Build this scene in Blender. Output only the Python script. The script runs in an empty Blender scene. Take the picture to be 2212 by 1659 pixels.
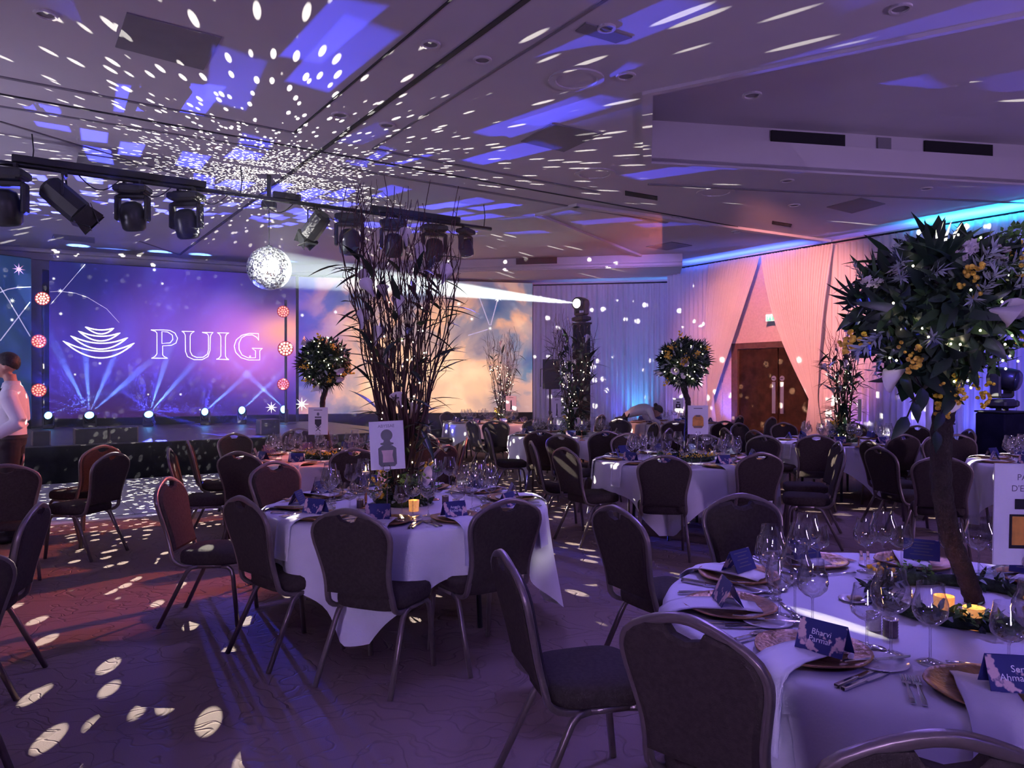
import bpy, bmesh, math, random
from mathutils import Vector, Matrix, Euler

random.seed(7)
sc = bpy.context.scene
COL = sc.collection
PI = math.pi

# ---------------------------------------------------------------- camera
F, HZ, CH = 1625.0, 825.0, 1.58          # focal length in pixels, horizon row, eye height
cam_d = bpy.data.cameras.new('camera')
cam_d.sensor_width = 36.0
cam_d.lens = F / 2212.0 * 36.0
cam_d.clip_start, cam_d.clip_end = 0.05, 200
cam = bpy.data.objects.new('camera', cam_d)
COL.objects.link(cam)
cam.location = (0, 0, CH)
cam.rotation_euler = (PI/2 - math.atan((829.5-HZ)/F), 0, 0)
sc.camera = cam

# ---------------------------------------------------------------- view, world, light
sc.view_settings.view_transform = 'Standard'
sc.view_settings.look = 'None'
sc.view_settings.gamma = 1.0
sc.view_settings.use_curve_mapping = False
sc.view_settings.exposure = 0.0
cy = sc.cycles
cy.use_denoising = True
cy.max_bounces = 5
cy.diffuse_bounces = 2
cy.glossy_bounces = 3
cy.transmission_bounces = 4
cy.transparent_max_bounces = 16
cy.volume_bounces = 0
cy.caustics_reflective = False
cy.caustics_refractive = False
cy.sample_clamp_indirect = 3.0
cy.sample_clamp_direct = 80.0
cy.volume_step_rate = 4.0
cy.use_adaptive_sampling = True
cy.adaptive_threshold = 0.15
cy.adaptive_min_samples = 16
cy.use_light_tree = True

w = bpy.data.worlds.new('world'); sc.world = w; w.use_nodes = True
w.node_tree.nodes['Background'].inputs[0].default_value = (0.30, 0.22, 0.55, 1)
w.node_tree.nodes['Background'].inputs[1].default_value = 0.05

# room axes: A runs along the right wall (away from the eye), B along the stage front
AX, AY = -0.569, 0.822
BX, BY = 0.822, 0.569
STAGE0 = (-7.17, 11.4)
BALL = Vector((-3.55, 11.0, 3.24)); BALL_R = 0.315

def look(o, target):
    d = Vector(target) - o.location
    o.rotation_euler = d.to_track_quat('-Z', 'Y').to_euler()

def lamp(name, kind, loc, power, color, target=None, spot=None, blend=0.4, size=None, radius=0.05):
    d = bpy.data.lights.new(name, kind)
    d.energy = power; d.color = color
    if kind == 'SPOT':
        d.spot_size = math.radians(spot); d.spot_blend = blend
    if kind in ('SPOT', 'POINT'):
        d.shadow_soft_size = radius
    if kind == 'AREA' and size:
        d.shape = 'RECTANGLE'; d.size, d.size_y = size
    o = bpy.data.objects.new(name, d); COL.objects.link(o)
    o.location = loc
    if target is not None:
        look(o, target)
    return o

def gobo_dots(o, scale, ang, tile, up):
    """dot pattern for a lamp standing in for the mirror ball: every tile throws one small collimated spot (tile size plus a little spread),
    so a spot grows slowly with distance and stays about as bright at the far wall"""
    d = o.data; d.use_nodes = True
    nt = d.node_tree; N = nt.nodes; L = nt.links
    em = N['Emission']
    tc = N.new('ShaderNodeTexCoord')
    vo = N.new('ShaderNodeTexVoronoi'); vo.inputs['Scale'].default_value = scale
    vo.inputs['Randomness'].default_value = 1.0
    L.new(tc.outputs['Normal'], vo.inputs['Vector'])
    lf = N.new('ShaderNodeLightFalloff'); lf.inputs['Strength'].default_value = 1.0
    def mth(op, a, b_=None, c=None):
        n = N.new('ShaderNodeMath'); n.operation = op
        for i, x in enumerate((a, b_, c)):
            if x is None: continue
            if isinstance(x, (int, float)): n.inputs[i].default_value = x
            else: L.new(x, n.inputs[i])
        return n.outputs[0]
    thr = mth('ADD', mth('DIVIDE', tile*scale, lf.outputs['Linear']), ang*scale)
    mr = N.new('ShaderNodeMapRange')
    L.new(thr, mr.inputs[1]); L.new(mth('MULTIPLY', thr, 0.8), mr.inputs[2])
    L.new(vo.outputs['Distance'], mr.inputs[0])
    sx = N.new('ShaderNodeSeparateXYZ'); L.new(tc.outputs['Normal'], sx.inputs[0])
    half = mth('GREATER_THAN' if up else 'LESS_THAN', sx.outputs['Z'], -0.06)
    st = mth('MULTIPLY', mth('MULTIPLY', mr.outputs[0], half), mth('MULTIPLY', lf.outputs['Constant'], 0.0095))
    L.new(st, em.inputs['Strength'])

def gobo_blocks(o, scale, thr):
    """projector gobo: random rectangular windows"""
    d = o.data; d.use_nodes = True
    nt = d.node_tree; N = nt.nodes; L = nt.links
    em = N['Emission']
    tc = N.new('ShaderNodeTexCoord')
    sx = N.new('ShaderNodeSeparateXYZ'); L.new(tc.outputs['Normal'], sx.inputs[0])
    dx = N.new('ShaderNodeMath'); dx.operation = 'DIVIDE'; L.new(sx.outputs['X'], dx.inputs[0]); L.new(sx.outputs['Z'], dx.inputs[1])
    dy = N.new('ShaderNodeMath'); dy.operation = 'DIVIDE'; L.new(sx.outputs['Y'], dy.inputs[0]); L.new(sx.outputs['Z'], dy.inputs[1])
    cx = N.new('ShaderNodeCombineXYZ'); L.new(dx.outputs[0], cx.inputs[0]); L.new(dy.outputs[0], cx.inputs[1])
    vo = N.new('ShaderNodeTexVoronoi'); vo.distance = 'CHEBYCHEV'; vo.inputs['Scale'].default_value = scale
    vo.inputs['Randomness'].default_value = 0.75
    L.new(cx.outputs[0], vo.inputs['Vector'])
    sc_ = N.new('ShaderNodeSeparateColor'); L.new(vo.outputs['Color'], sc_.inputs[0])
    g = N.new('ShaderNodeMath'); g.operation = 'GREATER_THAN'; g.inputs[1].default_value = thr
    L.new(sc_.outputs[0], g.inputs[0])
    mr = N.new('ShaderNodeMapRange'); mr.inputs[1].default_value = 0.34; mr.inputs[2].default_value = 0.30
    L.new(vo.outputs['Distance'], mr.inputs[0])
    m3 = N.new('ShaderNodeMath'); m3.operation = 'MULTIPLY'
    L.new(g.outputs[0], m3.inputs[0]); L.new(mr.outputs[0], m3.inputs[1])
    L.new(m3.outputs[0], em.inputs['Strength'])

# mirror ball sparkle: lamps added above and below it replace the tile reflections
o = lamp('mirror_ball_upper_sparkle', 'POINT', BALL + Vector((0.01, -0.06, BALL_R+0.03)), 24000, (1, 0.95, 0.86), radius=0.0)
gobo_dots(o, 31, 0.0056, 0.0095, True)
o = lamp('mirror_ball_lower_sparkle', 'POINT', BALL - Vector((0, 0, BALL_R+0.03)), 18000, (1, 0.93, 0.80), radius=0.0)
gobo_dots(o, 37, 0.0062, 0.0095, False)
# purple wash spots added for the general purple light, most over the tables
lamp('purple_wash', 'SPOT', (3.2, -2.5, 4.3), 190, (0.20, 0.13, 1.0), (1.6, 4.0, 0.5), 95, 0.6, radius=0.35)
lamp('violet_wash', 'SPOT', (-3.0, -2.5, 4.3), 90, (0.36, 0.16, 0.95), (-1.0, 5.0, 0.3), 100, 0.6, radius=0.35)
lamp('purple_wash', 'SPOT', (2.6, 5.2, 4.4), 430, (0.25, 0.18, 1.0), (1.6, 2.4, 0.7), 75, 0.7, radius=0.25)
lamp('purple_wash', 'SPOT', (-0.2, 7.6, 4.4), 310, (0.27, 0.19, 1.0), (-0.6, 4.8, 0.7), 70, 0.7, radius=0.25)
lamp('violet_wash', 'SPOT', (4.6, 11.5, 4.4), 430, (0.31, 0.21, 1.0), (3.4, 8.2, 0.6), 85, 0.7, radius=0.25)
# beam from the back of the room that strikes the ball's near side, blue wash on the right-hand drapes
lamp('ball_beam', 'SPOT', (3.0, -4.0, 4.2), 250000, (0.95, 1.0, 0.96), BALL, 2.1, 0.2, radius=0.05)
lamp('blue_wash', 'SPOT', (5.5, 8.0, 4.35), 1500, (0.13, 0.10, 1.0), (9.3, 12.2, 1.6), 62, 0.8, radius=0.15)
lamp('violet_wash', 'SPOT', (3.0, 14.5, 4.2), 420, (0.40, 0.22, 1.0), (2.6, 20.0, 2.2), 75, 0.8, radius=0.15)
lamp('white_accent', 'SPOT', (3.7, 0.3, 3.0), 420, (1.0, 0.98, 0.90), (1.84, 2.62, 1.84), 8, 0.6, radius=0.05)
# soft fill spots added in place of light bounced onto the ceiling
lamp('ceiling_fill', 'SPOT', (-1.0, -4.0, 1.6), 1000, (0.52, 0.38, 0.90), (-2.0, 6.0, 4.6), 130, 1.0, radius=0.4)
lamp('ceiling_fill', 'SPOT', (9.0, 2.0, 1.8), 1000, (0.56, 0.36, 0.90), (4.0, 9.0, 4.6), 130, 1.0, radius=0.4)
lamp('ceiling_fill', 'SPOT', (-9.5, 5.0, 1.6), 1100, (0.58, 0.52, 0.82), (-6.0, 12.0, 4.6), 130, 1.0, radius=0.4)
# warm wash on curtains and door, red wash on the dance-floor side
lamp('salmon_wash', 'SPOT', (3.0, 10.6, 4.3), 4400, (1.0, 0.32, 0.27), (6.4, 17.2, 2.4), 44, 0.7, radius=0.12)
lamp('orange_wash', 'SPOT', (-0.9, 12.9, 4.3), 700, (1.0, 0.30, 0.16), (0.7, 15.0, 0.7), 46, 0.5, radius=0.08)
lamp('red_wash', 'SPOT', (3.0, 12.2, 4.3), 3600, (1.0, 0.20, 0.11), (-5.2, 5.4, 0.0), 30, 0.35, radius=0.08)

# ================================================================ helpers
def at(px, py, Y):
    return Vector(((px-1106)/F*Y, Y, CH-(py-HZ)/F*Y))
def on_z(px, py, z):
    return at(px, py, F*(CH-z)/(py-HZ))
def lerp(a, b, t):
    return a+(b-a)*t

def tag(o, label=None, cat=None, group=None, kind=None):
    if label: o['label'] = label
    if cat: o['category'] = cat
    if group: o['group'] = group
    if kind: o['kind'] = kind
    return o
def empty(name, loc=(0, 0, 0), rz=0.0):
    o = bpy.data.objects.new(name, None); COL.objects.link(o)
    o.empty_display_size = 0.1
    o.location = loc; o.rotation_euler = (0, 0, rz)
    return o
def obj(name, me, parent=None, mtx=None):
    o = bpy.data.objects.new(name, me); COL.objects.link(o)
    if parent: o.parent = parent
    if mtx is not None: o.matrix_local = mtx
    return o
KIDS = {}
def copy_tree(o, parent=None):
    c = o.copy(); COL.objects.link(c); c.parent = parent
    if parent is not None: c.matrix_parent_inverse = o.matrix_parent_inverse.copy()
    for ch in list(o.children):
        copy_tree(ch, c)
    return c

class MB:
    def __init__(s): s.v = []; s.f = []; s.m = []; s.mi = 0
    def add(s, vs, fs):
        n = len(s.v)
        s.v += [tuple(x) for x in vs]
        s.f += [tuple(i+n for i in f) for f in fs]
        s.m += [s.mi]*len(fs)
    def box(s, c, d, rz=0.0, M=None):
        cx, cy_, cz = c; dx, dy, dz = d[0]/2, d[1]/2, d[2]/2
        ca, sa = math.cos(rz), math.sin(rz)
        vs = []
        for z in (-dz, dz):
            for x, y in ((-dx, -dy), (dx, -dy), (dx, dy), (-dx, dy)):
                p = Vector((cx+x*ca-y*sa, cy_+x*sa+y*ca, cz+z))
                vs.append(M @ p if M else p)
        s.add(vs, [(3, 2, 1, 0), (4, 5, 6, 7), (0, 1, 5, 4), (1, 2, 6, 5), (2, 3, 7, 6), (3, 0, 4, 7)])
    def bbox(s, c, d, b, rz=0.0, M=None):
        """box with chamfered vertical and horizontal edges"""
        cx, cy_, cz = c; dx, dy, dz = d[0]/2, d[1]/2, d[2]/2
        ca, sa = math.cos(rz), math.sin(rz)
        def ring(k, z):
            pts = [(-dx+k, -dy), (dx-k, -dy), (dx, -dy+k), (dx, dy-k), (dx-k, dy), (-dx+k, dy), (-dx, dy-k), (-dx, -dy+k)]
            return [(x, y, z) for x, y in pts]
        rings = []
        for ins, z in ((b, -dz), (0, -dz+b), (0, dz-b), (b, dz)):
            r = []
            for x, y, zz in ring(b, z):
                x2 = x*(1-ins/max(dx, 1e-6)); y2 = y*(1-ins/max(dy, 1e-6))
                p = Vector((cx+x2*ca-y2*sa, cy_+x2*sa+y2*ca, cz+zz))
                r.append(M @ p if M else p)
            rings.append(r)
        s.loft(rings)
    def loft(s, rings, closed=True, cap=True):
        n = len(rings[0]); vs = [p for r in rings for p in r]; fs = []
        for i in range(len(rings)-1):
            for j in range(n if closed else n-1):
                k = (j+1) % n
                fs.append((i*n+j, i*n+k, (i+1)*n+k, (i+1)*n+j))
        if cap and closed:
            fs.append(tuple(reversed(range(n))))
            fs.append(tuple((len(rings)-1)*n+j for j in range(n)))
        s.add(vs, fs)
    def lathe(s, prof, n=16, c=(0, 0, 0), M=None, cap=True):
        rings = []
        for r, z in prof:
            ring = []
            for j in range(n):
                a = 2*PI*j/n
                p = Vector((c[0]+r*math.cos(a), c[1]+r*math.sin(a), c[2]+z))
                ring.append(M @ p if M else p)
            rings.append(ring)
        s.loft(rings, cap=cap)
    def tube(s, pts, rad, n=6, cap=True, flat=None, up=None):
        """sweep along pts; rad number or list; flat=(a,b) section half sizes along side/up"""
        pts = [Vector(p) for p in pts]; m = len(pts)
        rads = rad if isinstance(rad, (list, tuple)) else [rad]*m
        rings = []; nrm = None
        for i, p in enumerate(pts):
            t = (pts[min(i+1, m-1)]-pts[max(i-1, 0)])
            if t.length < 1e-9: t = Vector((0, 0, 1))
            t.normalize()
            if up is not None:
                u = Vector(up); nrm = u-t*u.dot(t)
            elif nrm is None:
                a = Vector((0, 0, 1)) if abs(t.z) < 0.9 else Vector((1, 0, 0))
                nrm = t.cross(a)
            else:
                nrm = nrm-t*nrm.dot(t)
            if nrm.length < 1e-6: nrm = t.orthogonal()
            nrm.normalize(); b = t.cross(nrm)
            ring = []
            for j in range(n):
                a = 2*PI*(j+0.5)/n
                ca, sa = math.cos(a), math.sin(a)
                if flat:
                    e = 0.45
                    ca2 = math.copysign(abs(ca)**e, ca); sa2 = math.copysign(abs(sa)**e, sa)
                    ring.append(p+b*(ca2*flat[0]*rads[i])+nrm*(sa2*flat[1]*rads[i]))
                else:
                    ring.append(p+b*(ca*rads[i])+nrm*(sa*rads[i]))
            rings.append(ring)
        s.loft(rings, cap=cap)
    def prism(s, poly, z0, z1, M=None):
        n = len(poly)
        vs = [Vector((x, y, z)) for z in (z0, z1) for x, y in poly]
        if M: vs = [M @ p for p in vs]
        fs = [tuple(reversed(range(n))), tuple(range(n, 2*n))]
        fs += [(i, (i+1) % n, n+(i+1) % n, n+i) for i in range(n)]
        s.add(vs, fs)
    def ball(s, c, r, n=6, m=4):
        c = Vector(c); rr = r if isinstance(r, (tuple, list, Vector)) else (r, r, r)
        rings = []
        for i in range(m+1):
            a = PI*(i+0.001 if i == 0 else (i-0.001 if i == m else i))/m
            rings.append([c+Vector((rr[0]*math.sin(a)*math.cos(2*PI*j/n), rr[1]*math.sin(a)*math.sin(2*PI*j/n), -rr[2]*math.cos(a))) for j in range(n)])
        s.loft(rings, cap=False)
    def leaf(s, base, d, nrm, L, W, bend=0.2, seg=4, fold=0.15, tip=1.0):
        base = Vector(base); d = Vector(d).normalized()
        nrm = Vector(nrm); nrm = (nrm-d*nrm.dot(d))
        if nrm.length < 1e-5: nrm = d.orthogonal()
        nrm.normalize(); side = d.cross(nrm)
        vs = []; fs = []
        for i in range(seg+1):
            t = i/seg
            wd = W*0.5*math.sin(PI*min(1, t**0.75*0.97+0.02))**tip
            p = base+d*(L*t)-nrm*(bend*L*t*t)
            vs += [p-side*wd+nrm*(fold*wd), p, p+side*wd+nrm*(fold*wd)]
        for i in range(seg):
            a = i*3
            fs += [(a, a+1, a+4, a+3), (a+1, a+2, a+5, a+4)]
        s.add(vs, fs)
    def mesh(s, name, mats, smooth=False):
        me = bpy.data.meshes.new(name)
        me.from_pydata(s.v, [], s.f)
        for m_ in (mats if isinstance(mats, (list, tuple)) else [mats]): me.materials.append(m_)
        if any(s.m): me.polygons.foreach_set('material_index', s.m)
        if smooth: me.polygons.foreach_set('use_smooth', [True]*len(me.polygons))
        me.update()
        return me
    def build(s, name, mats, parent=None, smooth=False, mtx=None):
        return obj(name, s.mesh(name, mats, smooth), parent, mtx)

def fix_normals(o):
    bm = bmesh.new(); bm.from_mesh(o.data)
    bmesh.ops.recalc_face_normals(bm, faces=bm.faces)
    bm.to_mesh(o.data); bm.free()

# ---------------------------------------------------------------- materials
M = {}
def mat(name, col, rough=0.6, metal=0.0, var=0.0, vscale=8.0, bump=0.0, bscale=40.0, em=None, es=0.0, col2=None, spec=None, sheen=0.0, detail=3.0):
    m = bpy.data.materials.new(name); m.use_nodes = True
    N = m.node_tree.nodes; L = m.node_tree.links; b = N['Principled BSDF']
    b.inputs['Base Color'].default_value = (*col, 1)
    b.inputs['Roughness'].default_value = rough
    b.inputs['Metallic'].default_value = metal
    if spec is not None: b.inputs['Specular IOR Level'].default_value = spec
    if sheen: b.inputs['Sheen Weight'].default_value = sheen
    tc = None
    if var or col2:
        tc = N.new('ShaderNodeTexCoord')
        nz = N.new('ShaderNodeTexNoise'); nz.inputs['Scale'].default_value = vscale; nz.inputs['Detail'].default_value = detail
        L.new(tc.outputs['Object'], nz.inputs['Vector'])
        rp = N.new('ShaderNodeValToRGB')
        c2 = col2 or tuple(min(1, c*(1+var)) for c in col)
        c1 = col if col2 else tuple(c*(1-var) for c in col)
        rp.color_ramp.elements[0].color = (*c1, 1); rp.color_ramp.elements[0].position = 0.35
        rp.color_ramp.elements[1].color = (*c2, 1); rp.color_ramp.elements[1].position = 0.65
        L.new(nz.outputs['Fac'], rp.inputs[0]); L.new(rp.outputs[0], b.inputs['Base Color'])
    if bump:
        tc = tc or N.new('ShaderNodeTexCoord')
        nb = N.new('ShaderNodeTexNoise'); nb.inputs['Scale'].default_value = bscale; nb.inputs['Detail'].default_value = 2
        L.new(tc.outputs['Object'], nb.inputs['Vector'])
        bp = N.new('ShaderNodeBump'); bp.inputs['Strength'].default_value = bump; bp.inputs['Distance'].default_value = 0.01
        L.new(nb.outputs['Fac'], bp.inputs['Height']); L.new(bp.outputs[0], b.inputs['Normal'])
    if em:
        b.inputs['Emission Color'].default_value = (*em, 1); b.inputs['Emission Strength'].default_value = es
    M[name] = m
    return m

mat('paint', (0.62, 0.58, 0.58), 0.85, var=0.03, vscale=1.5, bump=0.05, bscale=60)
mat('ceiling_paint', (0.60, 0.57, 0.58), 0.85, var=0.03, vscale=0.8)
mat('wall_paper', (0.50, 0.42, 0.42), 0.8, var=0.06, vscale=20)
mat('moulding', (0.62, 0.58, 0.58), 0.7, var=0.02)
mat('seam', (0.03, 0.03, 0.035), 0.7, var=0.1)
mat('hatch', (0.22, 0.21, 0.22), 0.7, var=0.05, vscale=4)
mat('vent', (0.01, 0.01, 0.012), 0.8, var=0.1)
mat('black', (0.012, 0.012, 0.014), 0.5, var=0.2, vscale=12)
mat('black_cloth', (0.009, 0.009, 0.012), 0.95, var=0.3, vscale=6, bump=0.2, bscale=12, spec=0.1)
mat('black_metal', (0.02, 0.02, 0.024), 0.35, metal=0.4, var=0.2, vscale=20)
mat('dark_lens', (0.03, 0.035, 0.06), 0.08, metal=0.3, var=0.1)
mat('stage_deck', (0.05, 0.045, 0.05), 0.45, var=0.2, vscale=3)
mat('dance_white', (0.78, 0.78, 0.80), 0.18, var=0.03, vscale=2)
mat('chair_fabric', (0.050, 0.037, 0.032), 0.95, var=0.15, vscale=60, bump=0.25, bscale=250, spec=0.15)
mat('chair_frame', (0.235, 0.19, 0.175), 0.36, metal=0.6, var=0.05, vscale=30)
mat('linen', (0.80, 0.78, 0.80), 0.85, var=0.02, vscale=5, bump=0.08, bscale=120)
mat('napkin_linen', (0.84, 0.82, 0.82), 0.85, var=0.02, vscale=9, bump=0.08, bscale=160)
mat('table_wood', (0.25, 0.18, 0.12), 0.6, var=0.15)
mat('gold_plate', (0.36, 0.20, 0.075), 0.42, metal=0.45, var=0.3, vscale=22, bump=0.5, bscale=60)
mat('china', (0.82, 0.80, 0.80), 0.15, var=0.01)
mat('steel', (0.72, 0.70, 0.70), 0.16, metal=1.0, var=0.03)
mat('copper', (0.75, 0.40, 0.25), 0.22, metal=1.0, var=0.06, vscale=20)
mat('bark', (0.022, 0.013, 0.010), 0.85, var=0.4, vscale=40, bump=0.8, bscale=90)
mat('willow', (0.075, 0.035, 0.028), 0.75, var=0.35, vscale=14)
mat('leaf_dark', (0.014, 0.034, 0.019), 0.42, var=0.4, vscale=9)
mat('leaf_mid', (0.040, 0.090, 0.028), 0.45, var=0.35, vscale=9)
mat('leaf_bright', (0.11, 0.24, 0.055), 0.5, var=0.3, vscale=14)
mat('leaf_silver', (0.36, 0.42, 0.40), 0.6, var=0.15, vscale=14)
mat('mimosa', (0.85, 0.55, 0.05), 0.7, var=0.2, vscale=30)
mat('petal', (0.80, 0.74, 0.74), 0.55, var=0.06, vscale=14)
mat('moss', (0.020, 0.042, 0.018), 0.95, var=0.5, vscale=30, bump=0.8, bscale=60)
mat('card_white', (0.82, 0.80, 0.82), 0.6, var=0.01)
mat('card_ink', (0.02, 0.018, 0.025), 0.4, var=0.1)
mat('card_grey', (0.16, 0.15, 0.18), 0.5, var=0.05)
mat('amber_ink', (0.70, 0.32, 0.06), 0.4, var=0.2, vscale=20)
mat('rose_ink', (0.62, 0.42, 0.40), 0.5, var=0.1, vscale=20)
mat('name_print', (0.85, 0.85, 0.9), 0.5, var=0.02)
m = mat('place_card', (0.025, 0.030, 0.16), 0.55, vscale=22, col2=(0.72, 0.50, 0.50))
for nd in m.node_tree.nodes:
    if nd.type == 'VALTORGB': nd.color_ramp.elements[0].position = 0.55; nd.color_ramp.elements[1].position = 0.59
mat('menu_blue', (0.022, 0.030, 0.17), 0.5, var=0.1, vscale=4)
mat('shirt', (0.80, 0.80, 0.84), 0.8, var=0.03, vscale=8, bump=0.3, bscale=12)
mat('trousers', (0.012, 0.011, 0.013), 0.85, var=0.2, vscale=20)
mat('skin', (0.50, 0.27, 0.18), 0.55, var=0.08, vscale=20)
mat('hair', (0.014, 0.010, 0.009), 0.5, var=0.4, vscale=60, bump=0.6, bscale=120)
mat('tie', (0.015, 0.015, 0.02), 0.6, var=0.2)
mat('wax', (0.85, 0.78, 0.66), 0.5, var=0.03)
mat('flame', (1, 0.6, 0.2), 0.5, em=(1.0, 0.62, 0.22), es=9.0)
mat('fairy', (1, 0.9, 0.6), 0.5, em=(1.0, 0.85, 0.55), es=14.0)
mat('votive_gold', (0.85, 0.42, 0.16), 0.3, metal=0.3, var=0.3, vscale=60, em=(1.0, 0.40, 0.10), es=0.55)  # emission puts the candle's glow into the cup itself
mat('exit_green', (0.05, 0.35, 0.2), 0.5, em=(0.25, 0.9, 0.6), es=0.8)
mat('exit_white', (0.8, 0.9, 0.85), 0.5, em=(0.7, 1.0, 0.85), es=1.0)
mat('brushed_plate', (0.72, 0.70, 0.70), 0.3, metal=0.9, var=0.05)
mat('bronze_door', (0.075, 0.036, 0.020), 0.30, metal=0.7, var=0.35, vscale=5, bump=0.35, bscale=90, detail=9)
mat('door_wood', (0.09, 0.05, 0.04), 0.5, var=0.2, vscale=8)
mat('cell_hot', (1, 0.5, 0.3), 0.5, em=(1.0, 0.42, 0.26), es=1.5)
mat('cell_warm', (1, 0.9, 0.6), 0.5, em=(1.0, 0.80, 0.50), es=2.6)
mat('cell_pink', (1, 0.5, 0.6), 0.5, em=(1.0, 0.36, 0.45), es=1.1)
mat('par_face', (0.35, 0.02, 0.03), 0.4, em=(0.8, 0.06, 0.05), es=0.5)
mat('blue_lens', (0.1, 0.3, 1), 0.2, em=(0.10, 0.42, 1.0), es=14.0)
mat('white_lens', (1, 1, 1), 0.2, em=(0.92, 1.0, 0.95), es=40.0)
mat('mirror_core', (0.25, 0.25, 0.27), 0.5, metal=0.5, var=0.1)
mat('led_line', (1, 1, 1), 0.5, em=(0.92, 0.93, 0.86), es=1.6)
mat('led_thin', (1, 1, 1), 0.5, em=(0.70, 0.60, 0.85), es=0.55)
mat('led_pink', (1, 0.5, 0.6), 0.5, em=(0.9, 0.35, 0.55), es=0.7)
mat('butter', (0.75, 0.6, 0.3), 0.5, var=0.05)
mat('pepper_dark', (0.10, 0.07, 0.08), 0.3, metal=0.2, var=0.2, vscale=60)
mat('salt_glass', (0.60, 0.56, 0.62), 0.15, var=0.1, vscale=40)

# thin glass: clear with a fresnel sheen
def glass_mat(name, tint, sheen):
    m = bpy.data.materials.new(name); m.use_nodes = True
    N = m.node_tree.nodes; L = m.node_tree.links; N.remove(N['Principled BSDF'])
    tr = N.new('ShaderNodeBsdfTransparent'); tr.inputs[0].default_value = (*tint, 1)
    gl = N.new('ShaderNodeBsdfGlossy'); gl.inputs['Roughness'].default_value = 0.03
    lw = N.new('ShaderNodeLayerWeight'); lw.inputs[0].default_value = 0.35
    mr = N.new('ShaderNodeMapRange'); mr.inputs[3].default_value = 0.08; mr.inputs[4].default_value = sheen
    L.new(lw.outputs['Facing'], mr.inputs[0])
    mx = N.new('ShaderNodeMixShader'); L.new(mr.outputs[0], mx.inputs[0]); L.new(tr.outputs[0], mx.inputs[1]); L.new(gl.outputs[0], mx.inputs[2])
    L.new(mx.outputs[0], N['Material Output'].inputs[0]); M[name] = m
glass_mat('glass', (0.97, 0.97, 0.98), 0.95)
glass_mat('water_glass', (0.86, 0.88, 0.96), 0.8)

# mirror tiles
m = mat('mirror_tile', (0.92, 0.93, 0.95), 0.12, metal=1.0)
N = m.node_tree.nodes; L = m.node_tree.links; b = N['Principled BSDF']
g = N.new('ShaderNodeNewGeometry'); 
wn = N.new('ShaderNodeTexWhiteNoise'); wn.noise_dimensions = '1D'; L.new(g.outputs['Random Per Island'], wn.inputs['W'])
mr = N.new('ShaderNodeMapRange'); mr.inputs[3].default_value = 0.08; mr.inputs[4].default_value = 0.55
L.new(wn.outputs['Value'], mr.inputs[0]); L.new(mr.outputs[0], b.inputs['Roughness'])

# sheer voile
m = bpy.data.materials.new('voile'); m.use_nodes = True
N = m.node_tree.nodes; L = m.node_tree.links; N.remove(N['Principled BSDF'])
df = N.new('ShaderNodeBsdfDiffuse'); tl = N.new('ShaderNodeBsdfTranslucent'); tp = N.new('ShaderNodeBsdfTransparent')
tc = N.new('ShaderNodeTexCoord'); nz = N.new('ShaderNodeTexNoise'); nz.inputs['Scale'].default_value = 1.2; L.new(tc.outputs['Object'], nz.inputs['Vector'])
rp = N.new('ShaderNodeValToRGB'); rp.color_ramp.elements[0].color = (0.66, 0.65, 0.68, 1); rp.color_ramp.elements[1].color = (0.80, 0.79, 0.82, 1)
L.new(nz.outputs['Fac'], rp.inputs[0]); L.new(rp.outputs[0], df.inputs[0]); L.new(rp.outputs[0], tl.inputs[0])
m1 = N.new('ShaderNodeMixShader'); m1.inputs[0].default_value = 0.30; L.new(df.outputs[0], m1.inputs[1]); L.new(tl.outputs[0], m1.inputs[2])
m2 = N.new('ShaderNodeMixShader'); m2.inputs[0].default_value = 0.12; L.new(m1.outputs[0], m2.inputs[1]); L.new(tp.outputs[0], m2.inputs[2])
L.new(m2.outputs[0], N['Material Output'].inputs[0]); M['voile'] = m

# carpet: embossed leaf-vein scrolls
m = mat('carpet', (0.23, 0.155, 0.135), 0.95)
N = m.node_tree.nodes; L = m.node_tree.links; b = N['Principled BSDF']
tc = N.new('ShaderNodeTexCoord')
nw = N.new('ShaderNodeTexNoise'); nw.inputs['Scale'].default_value = 2.6; L.new(tc.outputs['Object'], nw.inputs['Vector'])
mp = N.new('ShaderNodeMixRGB'); mp.blend_type = 'ADD'; mp.inputs[0].default_value = 1.0; L.new(tc.outputs['Object'], mp.inputs[1]); L.new(nw.outputs['Color'], mp.inputs[2])
mpp = N.new('ShaderNodeMapping'); mpp.inputs['Scale'].default_value = (2.8, 7.5, 1); mpp.inputs['Rotation'].default_value = (0, 0, 0.45); L.new(mp.outputs[0], mpp.inputs['Vector'])
vo = N.new('ShaderNodeTexVoronoi'); vo.feature = 'DISTANCE_TO_EDGE'; vo.inputs['Scale'].default_value = 1.0; L.new(mpp.outputs[0], vo.inputs['Vector'])
mr = N.new('ShaderNodeMapRange'); mr.inputs[1].default_value = 0.0; mr.inputs[2].default_value = 0.06; L.new(vo.outputs['Distance'], mr.inputs[0])
nf = N.new('ShaderNodeTexNoise'); nf.inputs['Scale'].default_value = 160; L.new(tc.outputs['Object'], nf.inputs['Vector'])
ad = N.new('ShaderNodeMath'); ad.operation = 'MULTIPLY_ADD'; ad.inputs[1].default_value = 0.25; L.new(nf.outputs['Fac'], ad.inputs[0]); L.new(mr.outputs[0], ad.inputs[2])
bp = N.new('ShaderNodeBump'); bp.inputs['Strength'].default_value = 0.6; bp.inputs['Distance'].default_value = 0.010; L.new(ad.outputs[0], bp.inputs['Height']); L.new(bp.outputs[0], b.inputs['Normal'])
rp = N.new('ShaderNodeValToRGB'); rp.color_ramp.elements[0].color = (0.215, 0.147, 0.127, 1); rp.color_ramp.elements[1].color = (0.235, 0.16, 0.14, 1)
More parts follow.
